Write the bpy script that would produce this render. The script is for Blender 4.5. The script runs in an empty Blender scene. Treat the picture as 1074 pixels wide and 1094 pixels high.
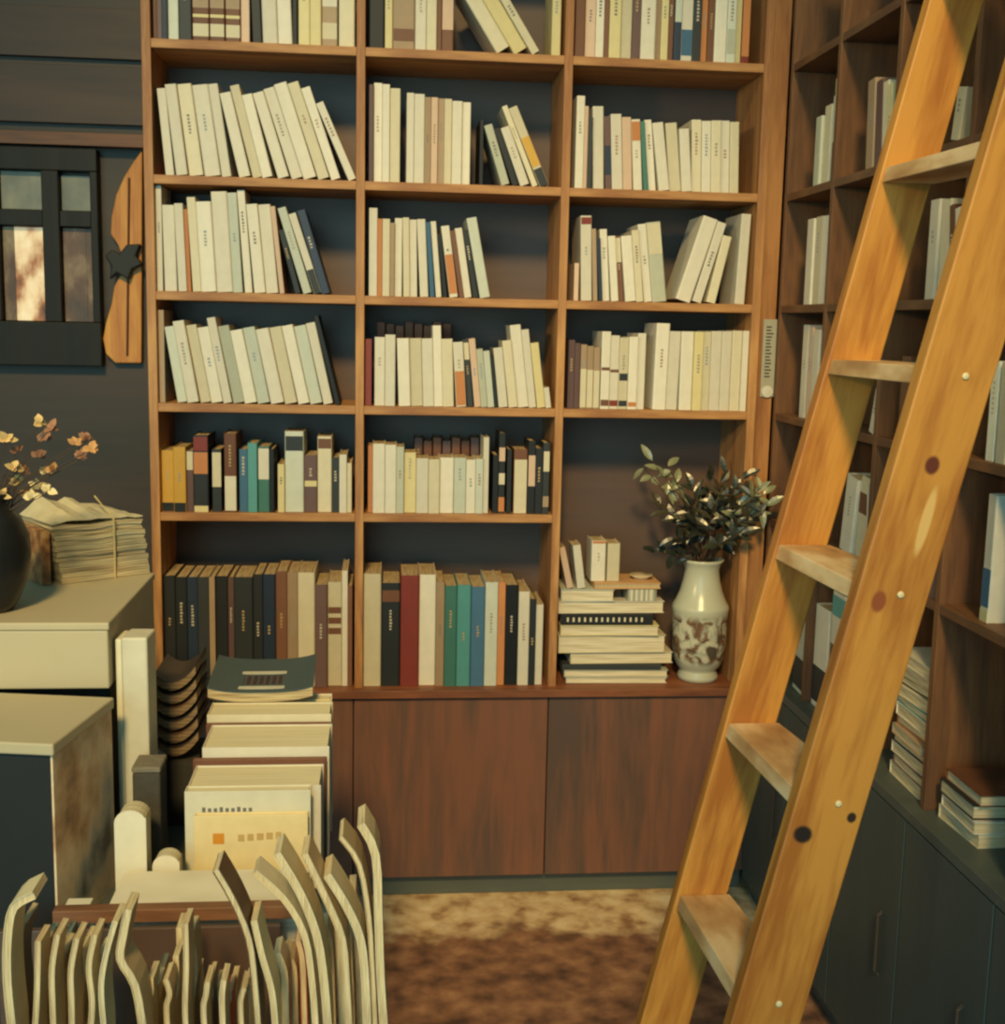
import bpy, bmesh, math, random
from mathutils import Vector, Matrix
random.seed(7)
S = bpy.context.scene
COL = S.collection
PI = math.pi

# ------------------------------------------------------------------ camera
F = 1328.15
PITCH, YAW, ROLL = .1490, -.0973, .0211
def _cam():
    c, s = math.cos(YAW), math.sin(YAW)
    fw = Vector((-s*math.cos(PITCH), c*math.cos(PITCH), -math.sin(PITCH)))
    rt = Vector((c, s, 0)); up = rt.cross(fw)
    cr, sr = math.cos(ROLL), math.sin(ROLL)
    return cr*rt + sr*up, -sr*rt + cr*up, fw
RT, UP, FW = _cam()
CAM = Vector((.6702, -3.7254, 0))
def ray(px, py): return RT*(px-537) + UP*(547-py) + FW*F
def at_y(px, py, y):
    r = ray(px, py); return CAM + r*((y-CAM.y)/r.y)
def at_x(px, py, x):
    r = ray(px, py); return CAM + r*((x-CAM.x)/r.x)
def at_z(px, py, z):
    r = ray(px, py); return CAM + r*((z-CAM.z)/r.z)
CAM.z = -at_y(600, 949, .05).z           # floor is z = 0
CZ = CAM.z
cd = bpy.data.cameras.new('camera'); co = bpy.data.objects.new('camera', cd); COL.objects.link(co)
co.matrix_world = Matrix(((RT.x, UP.x, -FW.x, CAM.x), (RT.y, UP.y, -FW.y, CAM.y), (RT.z, UP.z, -FW.z, CAM.z), (0, 0, 0, 1)))
cd.sensor_width = 36; cd.lens = F*36/1094; cd.clip_start = .05
S.camera = co

# ------------------------------------------------------------------ materials
def lin(c):
    return tuple(((v/255)/12.92 if v/255 <= .04045 else ((v/255+.055)/1.055)**2.4) for v in c)
_M = {}
def mat(rgb, rough=.6, var=.12, scale=30., bump=0., spec=.35):
    k = ('m', tuple(rgb), rough, var, scale, bump, spec)
    if k in _M: return _M[k]
    m = bpy.data.materials.new('paint'); m.use_nodes = True; _M[k] = m
    nt = m.node_tree; b = nt.nodes['Principled BSDF']
    b.inputs['Roughness'].default_value = rough; b.inputs['Specular IOR Level'].default_value = spec
    c = lin(rgb)
    tc = nt.nodes.new('ShaderNodeTexCoord'); nz = nt.nodes.new('ShaderNodeTexNoise')
    nz.inputs['Scale'].default_value = scale; nz.inputs['Detail'].default_value = 4
    nt.links.new(tc.outputs['Object'], nz.inputs['Vector'])
    mx = nt.nodes.new('ShaderNodeMix'); mx.data_type = 'RGBA'
    mx.inputs[6].default_value = (*[v*(1-var) for v in c], 1); mx.inputs[7].default_value = (*[min(1, v*(1+var)) for v in c], 1)
    nt.links.new(nz.outputs['Fac'], mx.inputs[0]); nt.links.new(mx.outputs[2], b.inputs['Base Color'])
    if bump:
        bp = nt.nodes.new('ShaderNodeBump'); bp.inputs['Strength'].default_value = bump; bp.inputs['Distance'].default_value = .01
        nt.links.new(nz.outputs['Fac'], bp.inputs['Height']); nt.links.new(bp.outputs['Normal'], b.inputs['Normal'])
    return m
def wood(a, b_, axis='Z', scale=9., rough=.5, knots=(), spots=(), contrast=1., spec=.35, seed=0.):
    """a light tone, b_ dark tone, grain along axis; knots = (x, z, radius, rgb) in object space"""
    k = ('w', tuple(a), tuple(b_), axis, scale, rough, tuple(knots), contrast, spec, seed)
    if k in _M: return _M[k]
    m = bpy.data.materials.new('wood'); m.use_nodes = True; _M[k] = m
    nt = m.node_tree; N = nt.nodes; L = nt.links; bs = N['Principled BSDF']
    bs.inputs['Roughness'].default_value = rough; bs.inputs['Specular IOR Level'].default_value = spec
    tc = N.new('ShaderNodeTexCoord'); mp = N.new('ShaderNodeMapping')
    sc = {'X': (.12, 1, 1), 'Y': (1, .12, 1), 'Z': (1, 1, .12)}[axis]
    mp.inputs['Scale'].default_value = sc; mp.inputs['Location'].default_value = (seed, seed*1.7, seed*.6)
    L.new(tc.outputs['Object'], mp.inputs['Vector'])
    n1 = N.new('ShaderNodeTexNoise'); n1.inputs['Scale'].default_value = scale; n1.inputs['Detail'].default_value = 6; n1.inputs['Distortion'].default_value = 1.2
    L.new(mp.outputs['Vector'], n1.inputs['Vector'])
    n2 = N.new('ShaderNodeTexNoise'); n2.inputs['Scale'].default_value = scale*9; n2.inputs['Detail'].default_value = 3
    L.new(mp.outputs['Vector'], n2.inputs['Vector'])
    ad = N.new('ShaderNodeMath'); ad.operation = 'MULTIPLY_ADD'; ad.inputs[1].default_value = .35
    L.new(n2.outputs['Fac'], ad.inputs[0]); L.new(n1.outputs['Fac'], ad.inputs[2])
    cr = N.new('ShaderNodeValToRGB'); cr.color_ramp.elements[0].position = .5; cr.color_ramp.elements[1].position = .5+.33/contrast
    cr.color_ramp.elements[0].color = (*lin(b_), 1); cr.color_ramp.elements[1].color = (*lin(a), 1)
    L.new(ad.outputs[0], cr.inputs[0])
    out = cr.outputs[0]
    for (kx, kz, rx, rz, kc) in knots:
        sb = N.new('ShaderNodeVectorMath'); sb.operation = 'SUBTRACT'; sb.inputs[1].default_value = (kx, 0, kz)
        L.new(tc.outputs['Object'], sb.inputs[0])
        ml = N.new('ShaderNodeVectorMath'); ml.operation = 'MULTIPLY'; ml.inputs[1].default_value = (1/rx, 0, 1/rz)
        L.new(sb.outputs[0], ml.inputs[0])
        ln = N.new('ShaderNodeVectorMath'); ln.operation = 'LENGTH'; L.new(ml.outputs[0], ln.inputs[0])
        mr = N.new('ShaderNodeMapRange'); mr.interpolation_type = 'SMOOTHSTEP'
        mr.inputs[1].default_value = .7; mr.inputs[2].default_value = 1.15; mr.inputs[3].default_value = 1; mr.inputs[4].default_value = 0
        L.new(ln.outputs['Value'], mr.inputs[0])
        mx = N.new('ShaderNodeMix'); mx.data_type = 'RGBA'; mx.inputs[7].default_value = (*lin(kc), 1)
        L.new(mr.outputs[0], mx.inputs[0]); L.new(out, mx.inputs[6]); out = mx.outputs[2]
    L.new(out, bs.inputs['Base Color'])
    bp = N.new('ShaderNodeBump'); bp.inputs['Strength'].default_value = .15; bp.inputs['Distance'].default_value = .004
    L.new(ad.outputs[0], bp.inputs['Height']); L.new(bp.outputs['Normal'], bs.inputs['Normal'])
    return m
def layered(a, b_, axis='X', freq=400., rough=.8):
    """page edges: fine light and dark lines across one axis"""
    k = ('l', a, b_, axis, freq)
    if k in _M: return _M[k]
    m = bpy.data.materials.new('pages'); m.use_nodes = True; _M[k] = m
    nt = m.node_tree; N = nt.nodes; L = nt.links; bs = N['Principled BSDF']; bs.inputs['Roughness'].default_value = rough
    bs.inputs['Specular IOR Level'].default_value = .2
    tc = N.new('ShaderNodeTexCoord'); mp = N.new('ShaderNodeMapping')
    mp.inputs['Scale'].default_value = {'X': (1, .02, .02), 'Y': (.02, 1, .02), 'Z': (.02, .02, 1)}[axis]
    L.new(tc.outputs['Object'], mp.inputs[0])
    n = N.new('ShaderNodeTexNoise'); n.inputs['Scale'].default_value = freq; n.inputs['Detail'].default_value = 2
    L.new(mp.outputs[0], n.inputs['Vector'])
    cr = N.new('ShaderNodeValToRGB'); cr.color_ramp.elements[0].position = .3; cr.color_ramp.elements[1].position = .6
    cr.color_ramp.elements[0].color = (*lin(b_), 1); cr.color_ramp.elements[1].color = (*lin(a), 1)
    L.new(n.outputs['Fac'], cr.inputs[0]); L.new(cr.outputs[0], bs.inputs['Base Color'])
    return m
def blotch(cols, scale=6., rough=.7, stops=None, emit=0., stretch=(1, 1, 1), detail=5, bump=0.):
    """mottled surface: a noise run through several colours"""
    m = bpy.data.materials.new('mottled'); m.use_nodes = True
    nt = m.node_tree; N = nt.nodes; L = nt.links; bs = N['Principled BSDF']; bs.inputs['Roughness'].default_value = rough
    tc = N.new('ShaderNodeTexCoord'); mp = N.new('ShaderNodeMapping'); mp.inputs['Scale'].default_value = stretch
    L.new(tc.outputs['Object'], mp.inputs[0])
    n = N.new('ShaderNodeTexNoise'); n.inputs['Scale'].default_value = scale; n.inputs['Detail'].default_value = detail
    L.new(mp.outputs[0], n.inputs['Vector'])
    cr = N.new('ShaderNodeValToRGB'); el = cr.color_ramp.elements
    stops = stops or [.3+.4*i/(len(cols)-1) for i in range(len(cols))]
    el[0].position = stops[0]; el[0].color = (*lin(cols[0]), 1); el[1].position = stops[-1]; el[1].color = (*lin(cols[-1]), 1)
    for p, c in list(zip(stops, cols))[1:-1]:
        e = el.new(p); e.color = (*lin(c), 1)
    L.new(n.outputs['Fac'], cr.inputs[0]); L.new(cr.outputs[0], bs.inputs['Base Color'])
    if emit:
        L.new(cr.outputs[0], bs.inputs['Emission Color']); bs.inputs['Emission Strength'].default_value = emit
    if bump:
        bp = N.new('ShaderNodeBump'); bp.inputs['Strength'].default_value = bump; bp.inputs['Distance'].default_value = .02
        L.new(n.outputs['Fac'], bp.inputs['Height']); L.new(bp.outputs['Normal'], bs.inputs['Normal'])
    return m

# ------------------------------------------------------------------ mesh helpers
def box(bm, x0, x1, y0, y1, z0, z1, mtx=None):
    v = [Vector((x, y, z)) for z in (z0, z1) for y in (y0, y1) for x in (x0, x1)]
    if mtx: v = [mtx @ p for p in v]
    v = [bm.verts.new(p) for p in v]
    for f in ((0, 2, 3, 1), (4, 5, 7, 6), (0, 1, 5, 4), (1, 3, 7, 5), (3, 2, 6, 7), (2, 0, 4, 6)):
        bm.faces.new([v[i] for i in f])
def prism(bm, poly, d, axis='Z', o=0.):
    """poly of 2-d points extruded from o to o+d along an axis"""
    def P(a, b, c): return {'Z': (a, b, c), 'Y': (a, c, b), 'X': (c, a, b)}[axis]
    lo = [bm.verts.new(P(a, b, o)) for a, b in poly]; hi = [bm.verts.new(P(a, b, o+d)) for a, b in poly]
    n = len(poly)
    bm.faces.new(lo); bm.faces.new(hi[::-1])
    for i in range(n): bm.faces.new((lo[i], hi[i], hi[(i+1) % n], lo[(i+1) % n]))
def lathe(bm, prof, seg=32, c=(0, 0, 0), cap=True):
    R = []
    for r, z in prof:
        R.append([bm.verts.new((c[0]+r*math.cos(2*PI*i/seg), c[1]+r*math.sin(2*PI*i/seg), c[2]+z)) for i in range(seg)])
    for a, b in zip(R, R[1:]):
        for i in range(seg): bm.faces.new((a[i], a[(i+1) % seg], b[(i+1) % seg], b[i]))
    if cap: bm.faces.new(R[0][::-1])
def tube(bm, pts, r, seg=6):
    pts = [Vector(p) for p in pts]; R = []
    for i, p in enumerate(pts):
        d = (pts[min(i+1, len(pts)-1)]-pts[max(i-1, 0)]).normalized()
        a = d.orthogonal().normalized(); b = d.cross(a)
        rr = r[i] if isinstance(r, (list, tuple)) else r
        R.append([bm.verts.new(p+(a*math.cos(2*PI*k/seg)+b*math.sin(2*PI*k/seg))*rr) for k in range(seg)])
    for A, B in zip(R, R[1:]):
        for k in range(seg): bm.faces.new((A[k], A[(k+1) % seg], B[(k+1) % seg], B[k]))
    bm.faces.new(R[0][::-1]); bm.faces.new(R[-1])
def obj(name, bm, m, parent=None, smooth=False, bevel=0., loc=None):
    bmesh.ops.recalc_face_normals(bm, faces=bm.faces)
    me = bpy.data.meshes.new(name); bm.to_mesh(me); bm.free()
    if m: me.materials.append(m)
    o = bpy.data.objects.new(name, me); COL.objects.link(o)
    if parent: o.parent = parent
    if loc: o.location = loc
    if smooth:
        for p in me.polygons: p.use_smooth = True
    if bevel:
        b = o.modifiers.new('b', 'BEVEL'); b.width = bevel; b.segments = 2; b.limit_method = 'ANGLE'
    return o
def boxobj(name, x0, x1, y0, y1, z0, z1, m, parent=None, bevel=.0015):
    """a box whose local origin sits at its centre-bottom so grain reads along it"""
    c = Vector(((x0+x1)/2, (y0+y1)/2, z0)); bm = bmesh.new()
    box(bm, x0-c.x, x1-c.x, y0-c.y, y1-c.y, 0, z1-z0)
    o = obj(name, bm, m, parent, bevel=bevel)
    o.location = c - (parent.matrix_basis.translation if parent else Vector())
    return o
def tag(o, label=None, cat=None, group=None, kind=None):
    if label: o['label'] = label
    if cat: o['category'] = cat
    if group: o['group'] = group
    if kind: o['kind'] = kind
    return o
def thing(name, label, cat, loc=(0, 0, 0), rot=(0, 0, 0), group=None):
    o = bpy.data.objects.new(name, None); COL.objects.link(o); o.empty_display_size = .05
    o.location = loc; o.rotation_euler = rot
    return tag(o, label, cat, group)
ORD = ['zeroth', 'first', 'second', 'third', 'fourth', 'fifth', 'sixth', 'seventh', 'eighth', 'ninth', 'tenth', 'eleventh', 'twelfth',
       'thirteenth', 'fourteenth', 'fifteenth', 'sixteenth', 'seventeenth', 'eighteenth', 'nineteenth', 'twentieth',
       'twenty-first', 'twenty-second', 'twenty-third', 'twenty-fourth', 'twenty-fifth', 'twenty-sixth', 'twenty-seventh',
       'twenty-eighth', 'twenty-ninth', 'thirtieth', 'thirty-first', 'thirty-second', 'thirty-third', 'thirty-fourth', 'thirty-fifth',
       'thirty-sixth', 'thirty-seventh', 'thirty-eighth', 'thirty-ninth', 'fortieth']

# ------------------------------------------------------------------ setting
WOOD_L, WOOD_D = (196, 146, 92), (150, 100, 62)
M_shelf = {a: wood(WOOD_L, WOOD_D, a, 12) for a in 'XYZ'}
M_back = wood((96, 72, 60), (82, 66, 58), 'X', 5, spec=.6)
M_cab = wood((120, 84, 68), (92, 72, 64), 'Z', 9, contrast=1.)
M_dark = wood((84, 92, 86), (74, 82, 78), 'X', 6, rough=.5, spec=.6)
M_darkz = wood((70, 82, 80), (64, 76, 74), 'Z', 6, rough=.5, spec=.6)

H = [z + CZ for z in (.7647, .3926, .0652, -.2585, -.5828, -1.1259)]   # shelf board mid heights, top to bottom
X0, X1, X2, X3, XR = 0., .6002, 1.2, 1.7908, 1.8614
TH = .0125                                                            # half thickness
DEP = .29
TOPZ = 1.16 + CZ

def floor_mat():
    m = bpy.data.materials.new('mottled_floor'); m.use_nodes = True; N = m.node_tree.nodes; L = m.node_tree.links; bs = N['Principled BSDF']; bs.inputs['Roughness'].default_value = .75
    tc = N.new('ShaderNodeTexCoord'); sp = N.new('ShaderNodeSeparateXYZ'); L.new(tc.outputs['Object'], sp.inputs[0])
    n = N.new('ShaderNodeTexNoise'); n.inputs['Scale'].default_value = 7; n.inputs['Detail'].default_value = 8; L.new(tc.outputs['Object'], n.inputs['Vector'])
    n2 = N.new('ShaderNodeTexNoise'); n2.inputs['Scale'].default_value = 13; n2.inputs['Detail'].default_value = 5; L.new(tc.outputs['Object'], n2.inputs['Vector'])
    # pale band in front of the cabinet, brown-red floor beyond its ragged edge
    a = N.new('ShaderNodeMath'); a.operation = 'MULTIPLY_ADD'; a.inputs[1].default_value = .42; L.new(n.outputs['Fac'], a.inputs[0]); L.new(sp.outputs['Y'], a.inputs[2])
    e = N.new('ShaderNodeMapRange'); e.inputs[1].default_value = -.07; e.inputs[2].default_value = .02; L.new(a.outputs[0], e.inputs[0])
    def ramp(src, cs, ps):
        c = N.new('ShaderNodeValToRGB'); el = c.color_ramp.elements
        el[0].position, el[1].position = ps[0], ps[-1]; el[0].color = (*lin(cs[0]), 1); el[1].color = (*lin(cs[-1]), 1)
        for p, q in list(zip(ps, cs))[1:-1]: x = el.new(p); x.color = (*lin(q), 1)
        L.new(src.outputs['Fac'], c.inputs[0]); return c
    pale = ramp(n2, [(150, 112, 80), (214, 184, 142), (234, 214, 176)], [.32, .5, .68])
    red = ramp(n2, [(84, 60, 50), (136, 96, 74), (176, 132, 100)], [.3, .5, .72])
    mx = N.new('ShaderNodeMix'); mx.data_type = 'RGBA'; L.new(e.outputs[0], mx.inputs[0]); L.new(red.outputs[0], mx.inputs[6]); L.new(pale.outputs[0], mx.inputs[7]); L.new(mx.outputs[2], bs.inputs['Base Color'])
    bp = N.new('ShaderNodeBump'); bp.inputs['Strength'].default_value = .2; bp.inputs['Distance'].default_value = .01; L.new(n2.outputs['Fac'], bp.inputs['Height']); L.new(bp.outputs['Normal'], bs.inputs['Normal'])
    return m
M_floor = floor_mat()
def struct(name, bm, m): return tag(obj(name, bm, m), kind='structure')
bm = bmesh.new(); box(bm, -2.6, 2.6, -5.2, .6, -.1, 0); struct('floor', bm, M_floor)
bm = bmesh.new(); box(bm, -2.6, 2.6, .34, .46, 0, 4.0); struct('wall_back', bm, wood((66, 54, 44), (48, 44, 38), 'X', 3.5))
bm = bmesh.new(); box(bm, 2.2, 2.32, -5.2, .34, 0, 4.0); struct('wall_right', bm, wood((78, 56, 42), (48, 38, 32), 'Y', 3.5))

# ---- the bookcase along the back wall
bc = thing('bookcase', 'tall brown wooden bookcase with three bays of shelves facing the viewer', 'bookcase', (.9, 0, H[5]+TH))
boxobj('side_panel', X0-.013, X0+.013, 0, DEP, H[5]+TH, TOPZ, M_shelf['Z'], bc)
boxobj('side_panel', X3-.010, X3+.016, 0, DEP, H[5]+TH, TOPZ, M_shelf['Z'], bc)
boxobj('divider', X1-TH, X1+TH, .001, DEP, H[5]+TH, TOPZ, M_shelf['Z'], bc)
boxobj('divider', X2-TH, X2+TH, .001, DEP, H[5]+TH, TOPZ, M_shelf['Z'], bc)
bays = [(X0+.013, X1-TH), (X1+TH, X2-TH), (X2+TH, X3-.010)]
for c, (a, b) in enumerate(bays):
    for r in range(5):
        if c == 2 and r == 4: continue
        boxobj('shelf', a, b, .002, DEP, H[r]-TH, H[r]+TH, M_shelf['X'], bc)
    boxobj('shelf', a, b, .002, DEP, TOPZ-.025, TOPZ, M_shelf['X'], bc)
boxobj('back_panel', X0-.013, X3+.016, DEP+.0005, DEP+.012, H[5]+TH, TOPZ, M_back, bc, bevel=0)

cb = thing('base_cabinet', 'low reddish-brown cabinet with plain doors under the tall back bookcase', 'cabinet', (.9, 0, 0))
boxobj('worktop', X0-.05, X3+.05, -.03, DEP+.01, H[5]-TH, H[5]+TH, wood((150, 92, 60), (104, 64, 46), 'X', 9), cb)
boxobj('body', X0-.05, X3+.05, .012, DEP+.01, .075, H[5]-TH, M_cab, cb)
for k, (a, b) in enumerate([(X0-.05, X1-.016), (X1-.014, X2-.012), (X2-.010, X3+.05)]):
    boxobj('door', a+.001, b-.001, -.012, .0115, .078, H[5]-TH-.004, wood((126, 84, 66), (90, 72, 64), 'Z', 7, contrast=1.1, seed=k*3.1), cb)
boxobj('plinth', X0-.05, X3+.05, .03, DEP, 0, .0745, M_dark, cb)

# ---- post between the two bookcases, with a strip hanging on it
post = boxobj('corner_post', X3+.018, XR-.002, .012, .25, 0 + H[5]+TH, TOPZ, wood((176, 122, 72), (132, 84, 50), 'Z', 10))
tag(post, 'vertical brown wooden post filling the corner between the two bookcases', 'post')
a, b = at_y(816, 341, .012), at_y(826, 424, .012)
t = thing('wall_thermometer', 'narrow pale strip with printed marks and white disc, hung on the corner post', 'thermometer', ((a.x+b.x)/2, .0115, b.z))
w_, h_ = (b.x-a.x)/2, a.z-b.z
bm = bmesh.new(); box(bm, -w_, w_, -.004, 0, .0, h_); obj('strip', bm, mat((165, 160, 140)), t, bevel=.001)
bm = bmesh.new()
for k in range(16): box(bm, -w_*.55, w_*(.1+.5*random.random()), -.005, -.0041, .06+k*.010, .064+k*.010)
obj('printed_marks', bm, mat((60, 58, 55)), t)
bm = bmesh.new(); lathe(bm, [(w_*.85, -.004), (w_*.85, .002), (.0001, .004)], 16); o = obj('disc', bm, mat((205, 200, 185)), t, loc=(0, -.006, .016)); o.rotation_euler = (PI/2, 0, 0)

# ---- the bookcase along the right wall (fronts face left)
RX = XR; RD = .26
M_rs = {a: wood((122, 84, 54), (88, 60, 44), a, 12) for a in 'YZ'}
M_rb = wood((66, 66, 58), (56, 58, 52), 'Y', 5)
RH = H[:5] + [CZ - 1.05]
RY = [0., -.405, -.805, -1.205, -1.61, -2.01]
rb = thing('bookcase', 'dark brown bookcase along the right wall behind the wooden ladder', 'bookcase', (RX+.13, -1., RH[5]+TH))
for k, y in enumerate(RY):
    nm = 'side_panel' if k in (0, len(RY)-1) else 'divider'
    boxobj(nm, RX, RX+RD, y-.011-(0.011 if k == 0 else 0), y+.011-(0.011 if k == 0 else 0), RH[5]+TH, TOPZ, M_rs['Z'], rb)
for k in range(len(RY)-1):
    y1 = RY[k]-.011-(.011 if k == 0 else 0); y0 = RY[k+1]+.011
    for r in range(5):
        boxobj('shelf', RX+.001, RX+RD, y0, y1, RH[r]-.011, RH[r]+.011, M_rs['Y'], rb)
boxobj('back_panel', RX+RD+.0005, RX+RD+.012, RY[-1]-.011, -.0, RH[5]+TH, TOPZ, M_rb, rb, bevel=0)
rc = thing('base_cabinet', 'dark low cabinet under the right bookcase, almost black behind the ladder foot', 'cabinet', (RX+.1, -1., 0))
boxobj('worktop', RX-.035, RX+RD+.01, RY[-1]-.02, -.04, RH[5]-TH, RH[5]+TH, M_dark, rc)
boxobj('body', RX-.02, RX+RD+.01, RY[-1]-.02, -.04, .07, RH[5]-TH, M_darkz, rc)
for k in range(len(RY)-1):
    d = boxobj('door', RX-.034, RX-.0205, RY[k+1]+.003, RY[k]-.003-(.04 if k == 0 else 0), .075, RH[5]-TH-.004, M_darkz, rc)
    bm = bmesh.new(); tube(bm, [(-.012, .03, .25), (-.022, .03, .26), (-.022, .03, .40), (-.012, .03, .41)], .004)
    h = obj('handle', bm, mat((72, 64, 56), .5), d)
    h.location = (.006, -(RY[k]-RY[k+1])/2+.06, 0)
boxobj('plinth', RX+.0, RX+RD, RY[-1]-.02, -.04, 0, .0695, M_dark, rc)

# ------------------------------------------------------------------ books
CO = dict(W=(214, 207, 190), C=(206, 196, 168), Y=(204, 160, 70), B=(62, 100, 130), T=(84, 148, 148), D=(46, 50, 52), R=(126, 52, 44), O=(190, 124, 74),
          N=(112, 74, 54), G=(176, 178, 160), P=(206, 176, 152), K=(32, 34, 36), V=(40, 54, 74), M=(104, 80, 78), E=(70, 120, 110), S=(194, 198, 184), L=(214, 200, 150), A=(160, 136, 110))
CN = dict(W='off-white', C='cream', Y='golden yellow', B='blue', T='teal', D='charcoal', R='dark red', O='orange', N='brown', G='light grey', P='pinkish beige', K='black',
          V='navy', M='mauve-brown', E='green', S='pale grey', L='pale yellow', A='tan')
PAGES = layered((206, 186, 146), (150, 120, 88), 'X', 500)
PAGES_BROWN = layered((150, 112, 82), (100, 70, 52), 'X', 500)
def jit(c, amt=9):
    k = random.choice((-1, -.5, 0, .5, 1)); return tuple(max(8, min(248, int(v+k*amt))) for v in c)
def book(name, w, h, d, ck, label, group, loc, lean, rz=0., labs=(), txt=True, pages=None, flat=False, soft=.12):
    """upright book: spine at local y=0, x to the right, y into the shelf"""
    root = thing(name, label, 'book', loc, (0, -math.radians(lean), rz), group)
    ct = min(.0022, w*.16); r = min(w*soft, .006)
    out = []
    for k in range(5):
        a = PI/2*k/4; out.append((r-r*math.cos(a-0) if False else r*(1-math.cos(a)), r*(1-math.sin(a))))
    lft = [(0, d)] + [(r*(1-math.sin(PI/2*k/4)) if False else r*(1-math.cos(PI/2*(1-k/4))*1.0) if False else r-r*math.cos(PI/2*(k/4)) , r-r*math.sin(PI/2*(k/4))) for k in range(5)]
    # outer outline: back-left, down the left board, rounded spine corners, up the right board, then the inside
    rgt = [(w-x, y) for x, y in lft[::-1]]
    poly = lft + rgt + [(w-ct, d), (w-ct, ct*1.3), (ct, ct*1.3), (ct, d)]
    bm = bmesh.new(); prism(bm, poly, h)
    obj('cover', bm, mat(jit(CO[ck]), .45 if ck in 'WCLSP' else .5), root)
    if w > .006:
        bm = bmesh.new(); box(bm, ct*1.02, w-ct*1.02, ct*1.35, d-.004, .003, h-.003); obj('pages', bm, pages or PAGES, root)
    for (f0, f1, lk) in labs:
        bm = bmesh.new(); box(bm, r*.45, w-r*.45, -.0006, .001, h*f0, h*f1)
        o = obj('spine_label', bm, mat(CO[lk], .5), root); o['label'] = CN[lk] + ' band on the spine'
    if txt and w > .016 and random.random() < (.25 if ck in 'WC' else .6):
        dark = ck in 'WCLSPGYAO'
        tcol = random.choice([(150, 144, 130), (140, 150, 156), (160, 130, 110), (170, 160, 140), (120, 118, 112)]) if dark else random.choice([(176, 150, 104), (190, 180, 160)])
        bm = bmesh.new(); z = h*random.uniform(.45, .6); n = random.randint(3, 7); s = min(w*.34, .008)
        free = [1.0]
        for k in range(n):
            z1 = z + s*random.uniform(.8, 1.1)
            if z1 > h*.92: break
            if not any(f0*h-.004 < z1 and z < f1*h+.004 for f0, f1, _ in labs):
                box(bm, w*.5-s*.5, w*.5+s*random.uniform(.2, .5), -.0005, .0008, z, z1-s*.25)
            z = z1 + s*.25
        if len(bm.verts): obj('spine_title', bm, mat(tcol, .6), root)
        else: bm.free()
    return root
def rect(u, v, w, h, th):
    c, s = math.cos(th), math.sin(th)
    return [(u+x*c-z*s, v+x*s+z*c) for x, z in ((0, 0), (w, 0), (w, h), (0, h))]
def overlap(A, B):
    for P in (A, B):
        for i in range(2):
            ex, ey = P[i+1][0]-P[i][0], P[i+1][1]-P[i][1]
            pa = [x*ex+y*ey for x, y in A]; pb = [x*ex+y*ey for x, y in B]
            if max(pa) <= min(pb) or max(pb) <= min(pa): return False
    return True
SHELFN = ['top', 'second', 'third', 'fourth', 'fifth', 'lowest']
BAYN = ['left', 'middle', 'right']
def thick(wm): return 'slim ' if wm < .020 else ('thick ' if wm > .050 else '')
def leanw(l): return ' leaning left' if l > 3.5 else (' leaning right' if l < -3.5 else '')
NB = 0
def fill_bay(row, col, specs, depth=.17, back=False, floor=None, tag_=None):
    """specs: (px of bottom-left or None, width px, px of top, lean degrees, colour, [labels])"""
    global NB
    u0, u1 = bays[col]; v0 = (floor if floor is not None else H[row]+TH) + .0006
    prev = []; n = 0
    for sp in specs:
        px, wp, yt, lean, ck = sp[:5]; labs = sp[5] if len(sp) > 5 else ()
        n += 1; NB += 1
        yo = (random.uniform(.012, .03) if not back else .166)
        ref = at_y(px if px else 490, yt, yo)
        sc = (at_y(540, yt, yo) - at_y(440, yt, yo)).x/100
        w = wp*sc; th = math.radians(lean)
        V = (ref.z - v0) if yt > -900 else .25
        h = (V - w*abs(math.sin(th)))/math.cos(th)
        dv = w*math.sin(-th) if th < 0 else 0.
        u = at_y(px, 400, yo).x if px else (min(p[0] for p in prev[-1]) if prev else u0)
        if px:
            # account for the lean of the picture's verticals at the shelf height
            zz = v0; q = at_y(px, 400, yo)
            for _ in range(3):
                k = (q.z - zz); py = 400 + k/sc if _ == 0 else py + k/sc
                q = at_y(px, py, yo)
            u = q.x
        u = max(u, u0+.0008)
        R_ = rect(u, v0+dv, w, h, th)
        m_ = min(p[0] for p in R_)
        if m_ < u0+.0008: u += u0+.0008-m_
        for _ in range(900):
            R_ = rect(u, v0+dv, w, h, th)
            if any(overlap(R_, q) for q in prev[-4:]): u += .0006
            else: break
        R_ = rect(u, v0+dv, w, h, th)
        over = max(p[0] for p in R_) - (u1-.0008)
        if over > 0:
            print('OVER', row, col, n, round(over, 3), round(w, 3))
            if over > .012 or w-over < .006:
                n -= 1; continue
            w -= over/math.cos(th)+.0003
            R_ = rect(u, v0+dv, w, h, th)
        prev.append(R_)
        extra = (' with ' + CN[labs[0][2]] + ' band') if labs else ''
        rown = SHELFN[row]
        lab = f"{thick(w)}{CN[ck]} book{leanw(lean)}, {ORD[n]} from left, {rown} shelf, {BAYN[col]} bay, back bookcase"
        if back: lab = f"brown-topped book hidden in the rear row, {ORD[n]} from left, {rown} shelf, {BAYN[col]} bay"
        book('book', w, h, depth if not back else .12, ck, lab, f"books on the {rown} shelf, {BAYN[col]} bay", (u, yo, v0+dv), lean, 0., labs)
def run(x, ws, ys, leans, cols):
    """a stretch of plain books; lists cycle"""
    out = []
    for i, w in enumerate(ws):
        out.append((x if i == 0 else None, w, ys[i % len(ys)], leans[i % len(leans)], cols[i % len(cols)]))
    return out
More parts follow.
